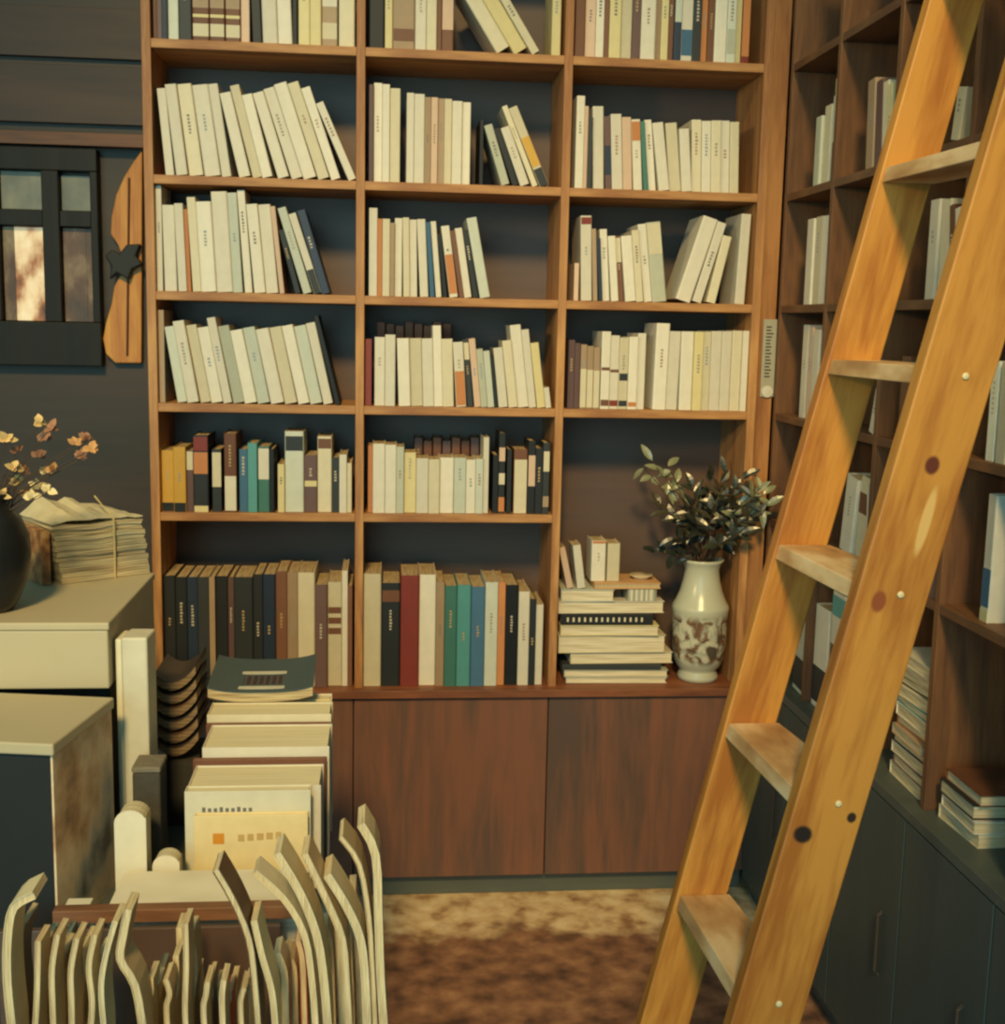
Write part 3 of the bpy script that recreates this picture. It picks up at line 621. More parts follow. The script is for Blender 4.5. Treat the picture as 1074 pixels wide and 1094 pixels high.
def rail(P, y, Wh, knots, seed):
    o_ = Vector((xleft(P, 0), y, 0)); wl = Wh*ca; L_ = ztop_l/ca
    ks = []
    for (px, py, rx, rz, kc) in knots:
        q = at_y(px, py, y) - o_
        lx = q.x*math.cos(ang) - q.z*math.sin(ang); lz = q.x*math.sin(ang) + q.z*math.cos(ang)
        ks.append((round(lx, 4), round(lz, 4), rx, rz, kc))
    bm = bmesh.new(); s = math.tan(ang)
    # ends cut level with the floor
    prism(bm, [(0, 0), (wl, -wl*0 + wl*s*0), (wl, L_), (0, L_)], RTK, 'Y')
    for v in bm.verts:
        if v.co.z < .01: v.co.z = v.co.x*(-1)*0 + (wl - v.co.x)*0 + (0 if v.co.x < .001 else 0)
    r = obj('rail', bm, wood((194, 136, 62), (158, 98, 42), 'Z', 14, .45, ks, seed=seed, contrast=1.15), lad, bevel=.003)
    r.location = o_ - base + Vector((0, 0, wl*math.sin(ang))); r.rotation_euler = (0, ang, 0)
    return r
k0 = wl_sh = WN*ca*math.sin(ang)
far = rail(fa, YF, WF, [], 2.2)
far_o = Vector((xleft(fa, 0), YF, 0))
near = rail(na, YN, WN, [(995, 515, .012, .015, (96, 48, 34)), (938, 660, .012, .018, (140, 76, 44)), (857, 908, .016, .015, (40, 32, 28)), (909, 890, .008, .009, (52, 38, 30)), (988, 575, .009, .055, (214, 172, 106))], 5.4)
# screws and treads
tz = [at_y(725.6, 956, YF).z, at_y(778, 771, YF).z, at_y(832, 582, YF).z, at_y(888, 384, YF).z]
stp = (tz[3]-tz[0])/3
tz = [tz[0]+stp*k for k in range(-4, 9)]
tz = [z for z in tz if .1 < z < ztop_l-.12]
M_tread = blotch([(150, 108, 68), (188, 150, 104), (214, 186, 144), (224, 204, 168)], 13, .6, [.3, .45, .55, .7], stretch=(1, .35, 1), detail=7)
for z in tz:
    bm = bmesh.new(); tk = .026; g = .0006
    y0, y1 = YN+RTK+g, YF-g
    # corners follow both rails (their left edges and widths)
    def tx(y, zz):
        t = (y-YN)/(YF-YN); return (xleft(na, zz)*(1-t)+xleft(fa, zz)*t, (WN*(1-t)+WF*t))
    V = []
    for zz in (z-tk, z):
        for y in (y0, y1):
            x_, w_ = tx(y, zz); V += [bm.verts.new(Vector((x_+.001, y, zz))-base), bm.verts.new(Vector((x_+w_-.001, y, zz))-base)]
    for f in ((0, 1, 3, 2), (4, 6, 7, 5), (0, 4, 5, 1), (2, 3, 7, 6), (0, 2, 6, 4), (1, 5, 7, 3)): bm.faces.new([V[i] for i in f])
    obj('tread', bm, M_tread, lad, bevel=.002)
    x_, w_ = tx(YN, z-.013)
    bm = bmesh.new(); lathe(bm, [(.0055, 0), (.0055, .002), (.004, .0035), (.0003, .0035)], 14)
    s_ = obj('screw', bm, mat((222, 206, 160), .4), lad, True); s_.rotation_euler = (PI/2, 0, 0); s_.location = Vector((x_+w_*.55, YN, z-.013)) - base

# ------------------------------------------------------------------ left wall: lattice window, beam, hanging board
YW = .34
def wz(py, y=YW): return at_y(60, py, y).z
def wx(px, y=YW, py=250): return at_y(px, py, y).x
win = thing('window_1', 'dark lattice window with small panes in the left wall', 'window', (wx(50), YW, wz(390)))
win['kind'] = 'structure'
M_fr = wood((38, 36, 32), (28, 28, 26), 'Z', 6, spec=.2)
yb, yf = YW-.0005, YW-.05
wl_, wr_ = wx(-60), wx(118)
bm = bmesh.new()
def fb_(x0, x1, p0, p1, d=0.): box(bm, wx(x0)-win.location.x, wx(x1)-win.location.x, yf+d-YW, yb-YW, wz(p1)-win.location.z, wz(p0)-win.location.z)
fb_(-60, 109, 160, 184); fb_(-60, 109, 344, 390)
for a, b in ((-60, -40), (-6, 4), (50, 68), (101, 109)): fb_(a, b, 184.2, 343.8)
for a, b in ((-40, -6), (4, 50), (68, 101)): fb_(a, b, 226, 243, .005)
obj('frame', bm, M_fr, win, bevel=.003)
pane_cols = {0: [(88, 92, 84), (110, 112, 98), (132, 130, 110)], 1: [(60, 44, 34), (150, 96, 58), (214, 186, 146), (230, 214, 180)], 2: [(52, 46, 40), (92, 66, 48), (150, 130, 100)]}
for (x0, x1, p0, p1, k, em) in ((-39, -7, 185, 225, 0, .05), (5, 49, 185, 225, 0, .08), (69, 100, 188, 225, 0, .09), (-39, -7, 244, 343, 2, .05), (5, 17, 244, 343, 2, .03), (17.3, 49, 244, 343, 1, .45), (69, 93, 244, 343, 2, .12), (93.3, 100, 244, 343, 2, .02)):
    bm = bmesh.new(); box(bm, wx(x0)-win.location.x, wx(x1)-win.location.x, -.02, -.012, wz(p1)-win.location.z, wz(p0)-win.location.z)
    obj('pane', bm, blotch(pane_cols[k], 14, .5, emit=em, stretch=(1, 1, .6)), win)
bm_ = boxobj('beam', wx(-80), X0-.02, YW-.05, YW-.0005, wz(157), wz(143), wood((120, 76, 48), (80, 54, 40), 'X', 8))
tag(bm_, 'horizontal brown wooden beam above the lattice window', 'beam')
for k, (a, b) in enumerate(((62, 8), (132, 70))):
    p = boxobj('trim_%d' % (k+1), wx(-80), X0-.02, YW-.02, YW-.0005, wz(a), wz(b), wood((74, 54, 42), (50, 40, 34), 'X', 4, seed=k*2.))
    p['kind'] = 'structure'
# curved board
pl = [(152, 160), (143, 172), (133, 188), (124, 208), (119, 232), (118, 250), (126, 262), (132, 278), (128, 294), (122, 306), (119, 325), (113, 345), (110, 362), (113, 378), (123, 388), (151, 388)]
yb2 = YW-.0315
B0 = at_y(135, 388, yb2)
hb = thing('wooden_panel', 'golden wooden panel with a wavy left edge hanging beside the bookcase', 'panel', tuple(B0))
bm = bmesh.new(); prism(bm, [((at_y(x, y, yb2)-B0).x, (at_y(x, y, yb2)-B0).z) for x, y in pl], .03, 'Y')
obj('board', bm, wood((206, 148, 70), (168, 104, 48), 'Z', 12), hb, bevel=.004)
bm = bmesh.new(); p, q = at_y(138, 190, yb2)-B0, at_y(136, 380, yb2)-B0
tube(bm, [(p.x, -.001, p.z), (q.x, -.001, q.z)], .004)
obj('groove', bm, mat((90, 54, 34)), hb)
bm = bmesh.new()
sh = [(114, 274), (121, 267), (129, 272), (137, 262), (152, 261), (147, 274), (154, 283), (143, 288), (139, 299), (127, 292), (119, 299), (121, 285)]
prism(bm, [((at_y(x, y, yb2)-B0).x, (at_y(x, y, yb2)-B0).z) for x, y in sh], .03, 'Y', -.031)
kn = obj('bracket', bm, mat((34, 36, 36), .6), hb, bevel=.005); kn['label'] = 'dark jagged iron bracket'

# ------------------------------------------------------------------ left foreground
ZT = CZ - 1.06
tx1 = at_y(330, 940, -1.55).x
tb = thing('table', 'dark wooden table carrying the white boxes and row of books', 'table', (-.2, -1.3, 0))
boxobj('tabletop', -1.3, tx1, -1.745, -.75, ZT-.03, ZT, M_dark, tb)
for x in (-1.22, tx1-.06):
    for y in (-1.68, -.8): boxobj('leg', x-.03, x+.03, y-.03, y+.03, 0, ZT-.0305, M_darkz, tb)
M_white = mat((184, 172, 142), .55, .05, 12)
# lower box: pale lid, dark front, marbled side
zl = CZ - .693
A = at_z(54, 794, zl); Bk = at_z(105, 755, zl)
side = (Bk-A); angl = math.atan2(-side.x, side.y) if False else math.atan2(side.x, side.y)
dl = side.length + .06
lb = thing('box', 'box with pale lid, dark front and marbled side, at the left frame edge', 'box', (A.x, A.y, ZT+.0006), (0, 0, -angl))
hh = zl-ZT
bm = bmesh.new(); box(bm, -.5, -.004, .006, dl, 0, hh-.022); obj('body', bm, mat((38, 38, 38), .5), lb)
bm = bmesh.new(); box(bm, -.0038, 0, .006, dl, 0, hh-.022); o = obj('side_panel', bm, blotch([(130, 98, 74), (196, 156, 116), (226, 200, 164), (180, 176, 164), (104, 104, 100)], 7, .5, stretch=(1, 1, 1)), lb); o['label'] = 'brown and grey marbled side'
bm = bmesh.new(); box(bm, -.52, .006, -.004, dl, hh-.0215, hh-.001); obj('lid', bm, M_white, lb, bevel=.003)
# upper box
yu = -1.40
A = at_y(115, 665, yu); zu = A.z; Bk = at_z(157, 612, zu)
ub_ = thing('box', 'large plain cream box under the newspaper bundle, left side', 'box', (A.x, yu, zl+.0006))
bx_d = Bk.y - yu
bm = bmesh.new(); box(bm, -.6, 0, 0, bx_d, 0, zu-zl-.016); obj('body', bm, M_white, ub_, bevel=.003)
bm = bmesh.new(); box(bm, -.604, .003, -.003, bx_d+.003, zu-zl-.0155, zu-zl-.0006); obj('lid', bm, M_white, ub_, bevel=.003)
# the upper box stands on a block behind the lower box
bb = boxobj('box', A.x-.5, A.x-.02, yu+.10, yu+bx_d-.005, ZT+.0006, zl, mat((40, 40, 40), .6)); tag(bb, 'dark carton beneath the large cream box', 'box')
# newspaper bundle
zb = zu + .0006
P0 = at_z(66, 624, zb); P1 = at_z(160, 612, zb); P2 = at_z(32, 600, zb)
nbd = thing('newspaper_bundle', 'bundle of folded newspapers tied with string on the large cream box', 'newspapers', (P0.x, P0.y, zb))
ux = (P1-P0); ux.z = 0; uw = ux.length; ux.normalize(); uy = Vector((-ux.y, ux.x, 0))
nbd.rotation_euler = (0, 0, math.atan2(ux.y, ux.x))
hN = (at_y(66, 562, P0.y)-at_y(66, 624, P0.y)).z
random.seed(3)
dN_ = .17
for k in range(11):
    z0, z1 = hN*k/11, hN*(k+1)/11
    bm = bmesh.new(); j = random.uniform(-.006, .006)
    sh = -k*.0015
    NX, V = 10, []
    for zz in (z0+.0005, z1-.0005):
        row = []
        for yy in (0+j, dN_+j):
            row.append([bm.verts.new((uw*i/NX + sh + (0 if 0 < i < NX else random.uniform(-.003, .003)), yy, zz + .003*math.sin(i*.9+k*.1)*(zz/hN))) for i in range(NX+1)])
        V.append(row)
    for i in range(NX):
        for l in (0, 1): bm.faces.new((V[l][0][i], V[l][0][i+1], V[l][1][i+1], V[l][1][i]))
        for s_ in (0, 1): bm.faces.new((V[0][s_][i], V[0][s_][i+1], V[1][s_][i+1], V[1][s_][i]))
    for e_ in (0, NX): bm.faces.new((V[0][0][e_], V[0][1][e_], V[1][1][e_], V[1][0][e_]))
    obj('newspaper', bm, layered((206, 190, 150), (140, 118, 90), 'Z', 260), nbd)
bm = bmesh.new(); G = []
for i in range(13):
    G.append([bm.verts.new((uw*(i/12)*1.02-.02, dN_*j_/8-.004, hN+.004+.030*max(0, math.sin(PI*(i/12)**.6))*(.2+.8*j_/8)*(1-.25*math.sin(i*1.7)) + random.uniform(0, .003))) for j_ in range(9)])
for i in range(12):
    for j_ in range(8): bm.faces.new((G[i][j_], G[i+1][j_], G[i+1][j_+1], G[i][j_+1]))
o = obj('top_sheet', bm, mat((206, 194, 160), .8, .15, 25), nbd, False); o.modifiers.new('s', 'SOLIDIFY').thickness = .002; o['label'] = 'crumpled sheet on top'
bm = bmesh.new(); box(bm, -.038, -.021, .005, dN_-.01, .0006, hN*.93); o = obj('colour_supplement', bm, blotch([(110, 74, 50), (160, 112, 72), (190, 160, 110)], 40, .7), nbd); o['label'] = 'brown printed supplement on the left face'
bm = bmesh.new(); xs = uw*.58; tube(bm, [(xs, -.007, .0), (xs, -.008, hN*.5), (xs, -.008, hN+.004), (xs, dN_*.5, hN+.045)], .0022, 6)
obj('string', bm, mat((190, 170, 120)), nbd)
# black vase with dried flowers
zv = zu+.0006
VP_ = at_z(-8, 652, zv)
bv = thing('vase', 'black round vase at the left frame edge on the cream box', 'vase', tuple(VP_))
k_ = (VP_-CAM).length/F
bm = bmesh.new(); lathe(bm, [(r_*k_, z_*k_) for r_, z_ in [(18, 0), (24, 8), (34, 30), (38, 55), (37, 75), (30, 92), (20, 102), (18, 110), (22, 116), (20, 117), (15, 108), (15, 95), (3, 60), (.1, 58)]], 40)
obj('body', bm, mat((30, 31, 32), .3), bv, True)
fl = thing('dried_flowers', 'spray of dried pale and orange blossoms in the black vase', 'flowers', (VP_.x, VP_.y, VP_.z+70*k_))
random.seed(11)
heads = [(15, 500), (18, 482), (43, 452), (54, 458), (47, 470), (25, 505), (40, 488), (50, 505), (58, 503), (30, 528), (42, 520), (51, 524), (94, 470), (97, 480), (90, 488), (7, 470), (2, 530), (22, 515), (35, 532), (80, 475)]
for i, (px, py) in enumerate(heads):
    E_ = at_y(px, py, VP_.y+random.uniform(-.03, .05)) - fl.location
    bm = bmesh.new(); tube(bm, [(0, 0, .0), (E_.x*.3, E_.y*.3, E_.z*.55), tuple(E_)], [.0018, .0014, .0008], 5)
    st = obj('stem', bm, mat((64, 50, 38)), fl)
    bm = bmesh.new()
    for k in range(7):
        leaf(bm, E_, Vector((random.uniform(-1, 1), random.uniform(-1, 1), random.uniform(-.2, 1.2))), Vector((random.uniform(-.4, .4), -1, .4)).normalized(), random.uniform(.013, .022), random.uniform(.005, .008))
    obj('blossom', bm, mat(random.choice([(206, 176, 120), (186, 140, 90), (214, 196, 150), (150, 108, 84), (120, 84, 64)]), .7), st)
# white box file standing right of the boxes
yfile = -1.372
A, B = at_y(123, 690, yfile), at_y(158, 690, yfile)
bf = thing('box_file', 'tall off-white box file standing beside the cream boxes', 'file', (A.x, yfile, ZT+.0006), (0, 0, -.04))
hf = at_y(140, 681, yfile).z-ZT; wf = B.x-A.x
bm = bmesh.new(); box(bm, 0, .012, 0, .07, 0, hf-.004); obj('spine_board', bm, mat((222, 214, 186)), bf, bevel=.003)
bm = bmesh.new(); box(bm, .0125, wf, -.004, .07, 0, hf); obj('case', bm, mat((206, 200, 178)), bf, bevel=.004)
# white booklet and small ones near the rail
def rounded_slab(name, pxs, ytop, ybot_z, y, d, c, lab, cat):
    A, B = at_y(pxs[0], ytop+20, y), at_y(pxs[1], ytop+20, y); w = B.x-A.x; T = at_y((pxs[0]+pxs[1])/2, ytop, y).z; h = T-ybot_z-.0006
    r = thing(name, lab, cat, (A.x, y, ybot_z+.0006)); rr = w*.42
    P = [(0, 0), (w, 0), (w, h-rr*.5)] + [(w/2+w/2*math.cos(a), h-rr+rr*math.sin(a)) for a in [PI*k/10 for k in range(1, 10)]] + [(0, h-rr)]
    bm = bmesh.new(); prism(bm, P, .003, 'Y'); obj('cover', bm, mat(c), r)
    bm = bmesh.new(); prism(bm, [(w/2+(x_-w/2)*.94, z_*.985) for x_, z_ in P], d, 'Y', .0031); obj('pages', bm, layered((214, 206, 176), (180, 164, 130), 'Y', 500), r)
    return r
rounded_slab('booklet', (122, 156), 866, ZT, -1.60, .05, (222, 216, 194), 'white booklet with rounded top standing before the marbled box', 'booklet')
rounded_slab('booklet', (163, 192), 914, ZT, -1.60, .035, (220, 212, 190), 'short white rounded booklet left of the yellow-covered book', 'booklet')
# small dark carton and bent magazines left of the book row
A, B = at_y(141, 830, -1.47), at_y(171, 830, -1.47); T_ = at_y(156, 820, -1.47).z
ct_ = thing('carton', 'small dark grey carton in front of the tall box file', 'carton', (A.x, -1.47, ZT+.0006))
bm = bmesh.new(); box(bm, 0, B.x-A.x, 0, .07, 0, T_-ZT-.012); obj('body', bm, mat((70, 68, 62), .9, .2, 60, .3), ct_, bevel=.004)
bm = bmesh.new(); box(bm, -.001, B.x-A.x+.001, -.001, .071, T_-ZT-.0115, T_-ZT); obj('lid', bm, mat((120, 114, 100), .9, .2, 60, .3), ct_, bevel=.003)
random.seed(5)
ym = -1.18
for k in range(6):
    pts = [(168-k*.6+44*f_, 812-k*14-13*(2*f_-1)**2-9*f_) for f_ in [t/10 for t in range(11)]]
    q = [at_y(x, y, ym) for x, y in pts]
    base_ = q[0].copy()
    r = thing('magazine', f"bent brownish magazine sagging in a pile beside the table row of books, {ORD[k+1]} from bottom", 'magazine', tuple(base_), (0, 0, 0), 'bent magazines left of the book row')
    tk = .0165
    poly = [((p-base_).x, (p-base_).z) for p in q] + [((p-base_).x, (p-base_).z+tk) for p in q[::-1]]
    bm = bmesh.new(); prism(bm, poly, .16, 'Y'); obj('pages', bm, layered((150, 124, 90), (60, 50, 42), 'Z', 160), r)
    poly = [((p-base_).x, (p-base_).z+tk+.0004) for p in q] + [((p-base_).x, (p-base_).z+tk+.0022) for p in q[::-1]]
    bm = bmesh.new(); prism(bm, poly, .162, 'Y', -.001); obj('cover', bm, mat(random.choice([(176, 150, 110), (110, 82, 60), (70, 60, 52)])), r)
A, B = at_y(166, 800, ym), at_y(216, 800, ym); T_ = at_y(190, 814, ym).z
sb_ = thing('carton', 'dark carton holding up the bent magazines behind the box file', 'carton', (A.x+.012, ym+.005, ZT+.0006))
bm = bmesh.new(); box(bm, 0, B.x-A.x-.024, 0, .15, 0, T_-ZT-.004); obj('body', bm, mat((52, 50, 46), .8), sb_, bevel=.003)
bm = bmesh.new(); box(bm, -.001, B.x-A.x-.023, -.001, .151, T_-ZT-.0035, T_-ZT-.001); obj('lid', bm, mat((60, 56, 50), .8), sb_)

# ---- row of books running away from the viewer (cover faces the viewer)
def deep_book(xa, xb, ytop, y, d, ck, lab, band=None, h_to=None, zbase=ZT, tilt=0.):
    A, B = at_y(xa, ytop, y), at_y(xb, ytop, y); w = B.x-A.x; h = A.z-zbase-.0006
    rollz = (B.z-A.z)/w
    r = thing('book', lab, 'book', (A.x, y, zbase+.0006), (tilt, 0, 0), 'row of books standing one behind another on the table')
    t = min(.003, d*.16)
    bm = bmesh.new(); box(bm, 0, w, 0, t, 0, h); box(bm, 0, w, d-t, d, 0, h); box(bm, 0, t, t, d-t, 0, h); obj('cover', bm, mat(jit(CO[ck], 5) if isinstance(ck, str) else ck, .5), r, bevel=.0008)
    bm = bmesh.new(); box(bm, t*1.05, w-.004, t*1.03, d-t*1.03, .002, h-.003); obj('pages', bm, layered((224, 214, 180), (208, 194, 158), 'Y', 260), r)
    return r, w, h
yy = at_z(270, 945, ZT+.13).y if False else -1.535
r, w, h = deep_book(207, 329, 872, yy, .016, (224, 206, 158), 'pale yellow covered book with orange square, frontmost of the table row')
sq = at_y(233.5, 896, yy); q = sq - r.location
bm = bmesh.new(); box(bm, q.x-.010, q.x+.010, -.0008, .0005, q.z-.010, q.z+.010); o = obj('emblem', bm, mat((206, 138, 44)), r); o['label'] = 'orange square on the cover'
bm = bmesh.new()
for k in range(5): box(bm, q.x+.035+k*.017, q.x+.044+k*.017+random.uniform(0, .004), -.0006, .0005, q.z-.006+k*.001, q.z+.007+k*.001)
obj('cover_title', bm, mat((190, 160, 104)), r)
y2 = yy + .0175
r, w, h = deep_book(197, 332, 846, y2, .03, (208, 204, 184), 'off-white book with a line of grey lettering, second in the table row')
q = at_y(216, 866, y2) - r.location
bm = bmesh.new()
for k in range(9): box(bm, q.x+k*.0105, q.x+.006+k*.0105, -.0006, .0005, q.z-.003, q.z+.004+(.002 if k % 3 == 0 else 0))
obj('cover_title', bm, mat((104, 104, 98)), r)
y3 = y2 + .031
names = ['third', 'fourth', 'fifth', 'sixth', 'seventh', 'eighth', 'ninth', 'tenth', 'eleventh']
spec = [(200, 343, 841, .115, 'W'), (206, 349, 812, .012, 'N'), (216, 352, 799, .14, 'W'), (220, 353, 774, .012, 'N'), (221, 354, 764, .085, 'C'), (226, 353, 755, .05, 'L'), (228, 354, 749, .05, 'W')]
for (xa, xb, yt, d, ck), nm in zip(spec, names):
    r, w, h = deep_book(xa, xb, yt, y3, d, ck, f"{CN[ck]} book standing upright with pages up, {nm} from front in table row")
    y3 += d + .001
    if ck in 'CLW' and d < .09: zrow = max(zrow, r.location.z + h) if 'zrow' in globals() else r.location.z + h
# magazine lying across the far end of the row
ymg = y3 - .11
A, B = at_y(222, 738, ymg), at_y(334, 738, ymg)
mg = thing('magazine', 'blue-grey magazine with framed white label and curled corners, lying on the table row', 'magazine', (A.x, ymg, zrow+.002), (0, 0, .03))
wm = B.x-A.x; dm = .26; NX = 12
def curl(i): f_ = i/NX*2-1; return .012*abs(f_)**3
def sheet(z0, z1, grow):
    bm = bmesh.new(); V = []
    for zz in (z0, z1):
        V.append([[bm.verts.new((wm*i/NX+grow*(i/NX*2-1), yv, zz+curl(i))) for i in range(NX+1)] for yv in (-grow, dm+grow)])
    for i in range(NX):
        for l in (0, 1): bm.faces.new((V[l][0][i], V[l][0][i+1], V[l][1][i+1], V[l][1][i]))
        for s_ in (0, 1): bm.faces.new((V[0][s_][i], V[0][s_][i+1], V[1][s_][i+1], V[1][s_][i]))
    for e_ in (0, NX): bm.faces.new((V[0][0][e_], V[0][1][e_], V[1][1][e_], V[1][0][e_]))
    return bm
obj('pages', sheet(0, .020, 0), layered((200, 182, 142), (140, 116, 84), 'Z', 420), mg)
obj('cover', sheet(.0205, .0225, .002), mat((66, 82, 86), .45), mg)
bm = bmesh.new()
for (x0, x1, y0, y1) in ((.18, .86, .02, .04), (.18, .86, .135, .155), (.18, .235, .04, .135), (.805, .86, .04, .135)): box(bm, wm*x0, wm*x1, y0, y1, .0226, .0236)
o = obj('label_frame', bm, mat((206, 200, 180)), mg)
bm = bmesh.new()
for k in range(8): box(bm, wm*(.28+.062*k), wm*(.28+.062*k)+.009, .055, .12, .0226, .0232)
obj('label_text', bm, mat((70, 44, 40)), mg)
# ---- white paper block behind the rail
yr = -1.80
A, B = at_y(112, 972, yr+.05), at_y(322, 972, yr+.05)
ZR = CZ - 1.20     # rack shelf
zpb = at_y(200, 971, yr+.04).z
pb = thing('paper_stack', 'low block of white paper lying behind the rack rail', 'paper', (A.x, -1.738, ZT+.0006))
random.seed(9)
hp = zpb-ZT
for k in range(4):
    bm = bmesh.new(); j = random.uniform(-.006, .006); box(bm, max(j, 0), B.x-A.x+j, .0, .125, hp*k/4, hp*(k+1)/4-.0008); obj('ream', bm, layered((232, 226, 206), (206, 196, 170), 'Z', 300), pb)

A2, B2 = at_y(62, 972, yr+.05), at_y(110, 972, yr+.05)
pb2 = thing('paper_stack', 'small pile of loose white paper scraps in front of the marbled box', 'paper', (A2.x, -1.738, ZT+.0006))
random.seed(14)
for k in range(3):
    bm = bmesh.new(); box(bm, .004*k, B2.x-A2.x-.012*k, 0, .026, hp*k/3, hp*(k+1)/3-.0008)
    obj('scrap', bm, layered((226, 220, 200), (196, 186, 160), 'Z', 300), pb2)
# ---- magazine rack in front, with magazines standing in it
XA, XB = at_y(-40, 1000, -1.95).x, at_y(408, 1000, -1.95).x
rk = thing('magazine_rack', 'low wooden magazine rack in the left foreground, brown rail on top', 'rack', ((XA+XB)/2, -1.9, 0))
boxobj('shelf', XA, XB+.02, -2.14, -1.80, ZR-.022, ZR, M_shelf['X'], rk)
boxobj('back_panel', XA, at_y(300, 1000, -1.80).x, -1.7985, -1.785, ZR-.022, at_y(200, 990, yr).z-.002, M_back, rk)
zr0, zr1 = at_y(180, 985, yr-.012).z, at_y(180, 971, yr-.012).z
boxobj('rail', at_y(58, 978, yr).x, at_y(318, 978, yr).x, yr-.012, yr+.012, zr0, zr1, wood((150, 104, 70), (106, 70, 50), 'X', 10), rk)
for x in (XA+.02, XB-.005):
    for y in (-2.12, -1.825): boxobj('leg', x-.018, x+.018, y-.018, y+.018, 0, ZR-.0225, M_shelf['Z'], rk)
MC = dict(c=(228, 210, 168), b=(206, 180, 138), n=(112, 84, 62), d=(48, 46, 44), w=(224, 212, 178), r=(176, 70, 44), t=(178, 152, 114), g=(120, 116, 100))
mn = 0
MNAMES = dict(c='cream', b='beige', n='brown', d='dark', w='white', r='red', t='tan', g='grey')
def cr_spline(p, n=14):
    out = []
    P = [p[0]] + list(p) + [p[-1]]
    segs = len(p)-1; per = max(3, n//segs)
    for i in range(segs):
        a, b, c, d = [Vector((*q, 0)) for q in P[i:i+4]]
        for k in range(per):
            t = k/per
            out.append(.5*((2*b)+(c-a)*t+(2*a-5*b+4*c-d)*t*t+(3*b-a-3*c+d)*t**3))
    out.append(Vector((*p[-1], 0))); return [(v.x, v.y) for v in out]
def mag(pts, wpx, y, d, ck, desc, pages=True):
    global mn; mn += 1
    line = cr_spline(pts)
    ys = y
    q = [at_y(a, b, ys) for a, b in line]
    # straight down to the rack shelf
    foot = q[0].copy(); foot.z = ZR+.0008; q = [foot]+q
    w = wpx*(ys-CAM.y)/F*1.02
    d = d*.5
    r = thing('magazine', f"{desc}, front rack", 'magazine', tuple(foot), (0, 0, 0), 'magazines standing in the front rack')
    def band(o0, o1, d0, d1, nm, m):
        L_, R_ = [], []
        for i, p in enumerate(q):
            t = (q[min(i+1, len(q)-1)]-q[max(i-1, 0)]).normalized(); nrm = Vector((t.z, 0, -t.x))
            if i == 0: nrm = Vector((1, 0, 0))
            p_ = p-foot
            L_.append((p_+nrm*o0)); R_.append((p_+nrm*o1))
        bm = bmesh.new(); A, B = [], []
        for yv in (d0, d1):
            A.append([bm.verts.new((p.x, yv, p.z)) for p in L_]); B.append([bm.verts.new((p.x, yv, p.z)) for p in R_])
        for i in range(len(q)-1):
            bm.faces.new((A[0][i], B[0][i], B[0][i+1], A[0][i+1])); bm.faces.new((A[1][i], B[1][i], B[1][i+1], A[1][i+1]))
            bm.faces.new((A[0][i], A[0][i+1], A[1][i+1], A[1][i])); bm.faces.new((B[0][i], B[0][i+1], B[1][i+1], B[1][i]))
        for e_ in (0, len(q)-1): bm.faces.new((A[0][e_], B[0][e_], B[1][e_], A[1][e_]))
        return obj(nm, bm, m, r, True if False else False)
    t = min(.0012, w*.22)
    band(t*1.02, w-t*1.02, .002, d, 'pages', layered(MC['c'], MC['t'], 'X', 900))
    band(0, t, 0, d, 'cover', mat(MC[ck], .45)); band(w-t, w, 0, d, 'cover', mat(MC[ck], .45))
    return r
random.seed(21)
YM = -2.12
mag([(8, 1100), (3, 1050), (3, 1005), (10, 968), (34, 953)], 9, YM, .12, 'c', 'cream magazine curling right at its top, leftmost')
mag([(22, 1100), (16, 1060), (14, 1020), (22, 985)], 7, YM+.065, .12, 'n', 'short brown magazine beside the leftmost curled one')
for k in range(11):
    x = 34+k*6.6
    mag([(x, 1100), (x-random.uniform(-3, 4), 1070), (x+random.uniform(-2, 5), 1035-6*math.sin(k)), (x+random.uniform(0, 5), 1000+random.uniform(-8, 22))], 6.4, YM+.02+.056*(k % 3), .1, 'btcbtgbctbt'[k], f"{MNAMES['btcbtgbctbt'[k]]} wavy magazine, {ORD[k+1]} of the left cluster")
mag([(108, 1100), (105, 1055), (110, 1020), (120, 984)], 6, YM+.005, .11, 'w', 'slim pale magazine rising past the rail end, left part')
mag([(148, 1100), (140, 1055), (124, 1026), (127, 998), (132, 972)], 9, YM, .11, 'b', 'beige magazine with a bent waist, crossing the rail')
for k in range(17):
    x = 156+k*6.6
    ck = 'cbtbccbtwbgtcrbtc'[k]; yt = (1046, 1052, 1036, 1048, 1022, 992, 988, 996, 1042, 1050, 1046, 1054, 1048, 1060, 1050, 1056, 1052)[k]
    mag([(x, 1100), (x-1, 1075), (x+random.uniform(-2, 3), (1075+yt)/2), (x+random.uniform(-3, 3), yt)], 6.2, YM+.056+.056*(k % 3), .1, ck, f"short upright {MNAMES[ck]} magazine, {ORD[k+1]} of the middle cluster")
mag([(272, 1100), (268, 1050), (262, 1005), (246, 965), (227, 932)], 8, YM-.005, .12, 'n', 'brown magazine sweeping left over the rail')
mag([(291, 1100), (287, 1060), (276, 1020), (268, 985)], 7, YM, .12, 'c', 'cream magazine behind the sweeping brown one')
for k in range(9):
    x = 302+k*10; ck = 'cbrcwbtcb'[k]
    mag([(x, 1100), (x-1, 1070), (x-2-k*.3, 1040-k*6), (x-8+random.uniform(-3, 2), 1030-k*9+random.uniform(-12, 8))], 7.5, YM+.12+.056*(k % 2), .1, ck, f"low {MNAMES[ck]} magazine between tall bent ones, {ORD[k+1]} from left")
mag([(334, 1100), (330, 1050), (322, 1000), (300, 962), (270, 935)], 7, YM+.062, .1, 'w', 'white magazine sweeping left behind the tall cream one, right cluster')
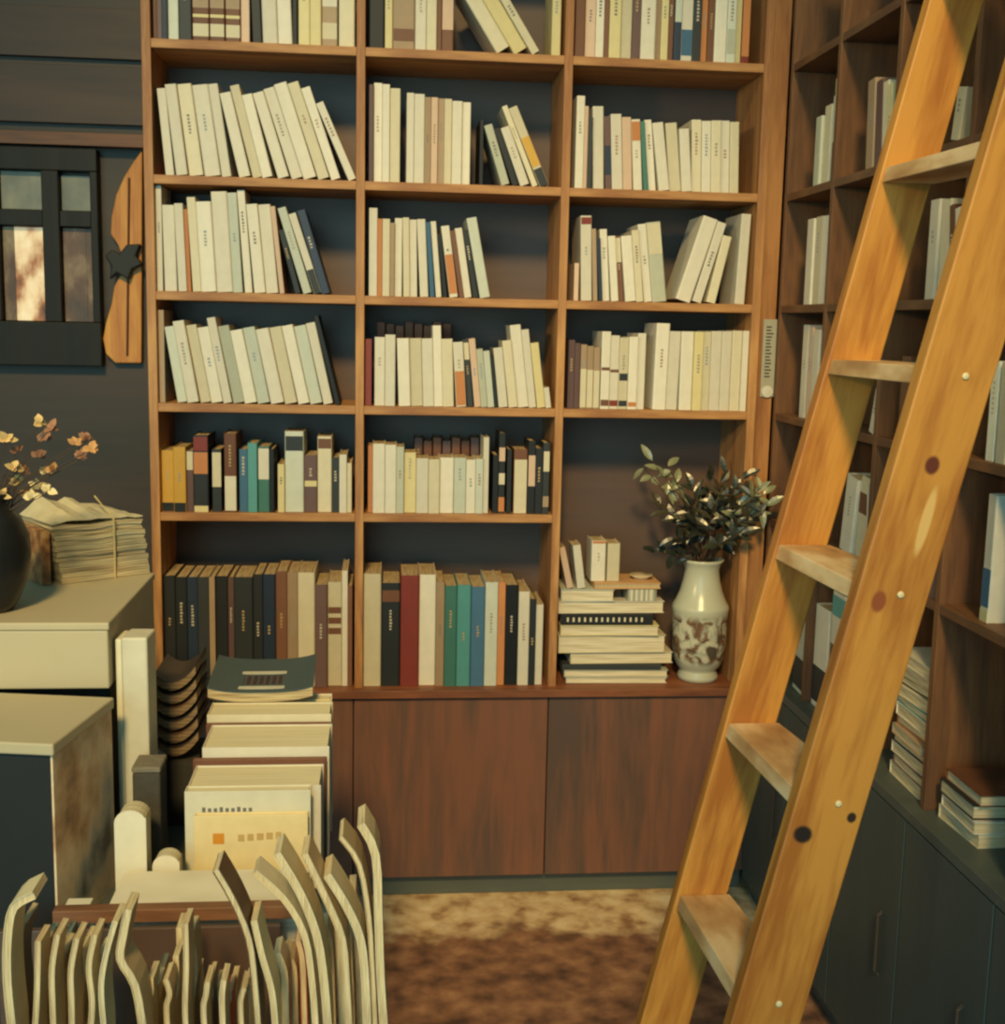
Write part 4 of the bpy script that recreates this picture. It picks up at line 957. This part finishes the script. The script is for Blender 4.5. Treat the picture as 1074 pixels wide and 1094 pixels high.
mag([(346, 1100), (342, 1050), (334, 1000), (316, 955), (292, 915)], 9, YM-.01, .13, 'c', 'tall cream magazine sweeping left, third from right')
mag([(369, 1100), (366, 1050), (362, 1005), (346, 965), (322, 915)], 8, YM-.005, .13, 'b', 'tall beige magazine sweeping left, second sweeping one from right')
mag([(388, 1100), (386, 1050), (381, 1005), (366, 970), (346, 938)], 9, YM, .13, 'w', 'tall white magazine bent left near the right rack end')
mag([(398, 1100), (395, 1040), (391, 980), (381, 925), (362, 897)], 6, YM+.005, .13, 't', 'tan magazine bowed left at the right rack end')
mag([(406, 1100), (402, 1040), (400, 980), (397, 915), (382, 884)], 9, YM, .14, 'c', 'tallest cream magazine at the right end, top bent left')

# ------------------------------------------------------------------ light
W = bpy.data.worlds.new('world'); S.world = W; W.use_nodes = True
bg = W.node_tree.nodes['Background']; bg.inputs[0].default_value = (.16, .36, .37, 1); bg.inputs[1].default_value = .58
def lamp(name, kind, loc, target, power, color, size=.3, **kw):
    l = bpy.data.lights.new(name, kind); l.energy = power; l.color = color
    if kind == 'AREA': l.size = size
    else: l.shadow_soft_size = size
    for k, v in kw.items(): setattr(l, k, v)
    o = bpy.data.objects.new(name, l); COL.objects.link(o); o.location = loc
    o.rotation_euler = (Vector(target)-Vector(loc)).to_track_quat('-Z', 'Y').to_euler()
    return o
lamp('ceiling_spot', 'SPOT', (-.5, -10.2, CZ+6.5), (.62, -.6, CZ-.28), 5300, (1, .70, .28), .8, spot_size=math.radians(21.5), spot_blend=.6)
lamp('side_fill', 'SPOT', (-2.3, -3.2, CZ+.9), (1.86, -.6, CZ+.05), 215, (1, .76, .36), .2, spot_size=math.radians(36), spot_blend=.7)  # unseen fill added from the left to brighten the right bookcase's books
lamp('teal_front_fill', 'AREA', (-1.2, -8., CZ+.6), (1.0, 0, CZ-.1), 215, (.42, .82, .88), 4.5)  # unseen teal area light added behind the camera to lift dark recesses

S.cycles.filter_width = 2.4
vs = S.view_settings; vs.view_transform = 'Standard'; vs.look = 'None'; vs.exposure = 0; vs.gamma = 1
print('BOOKS', NB, 'script objects', len(S.objects))
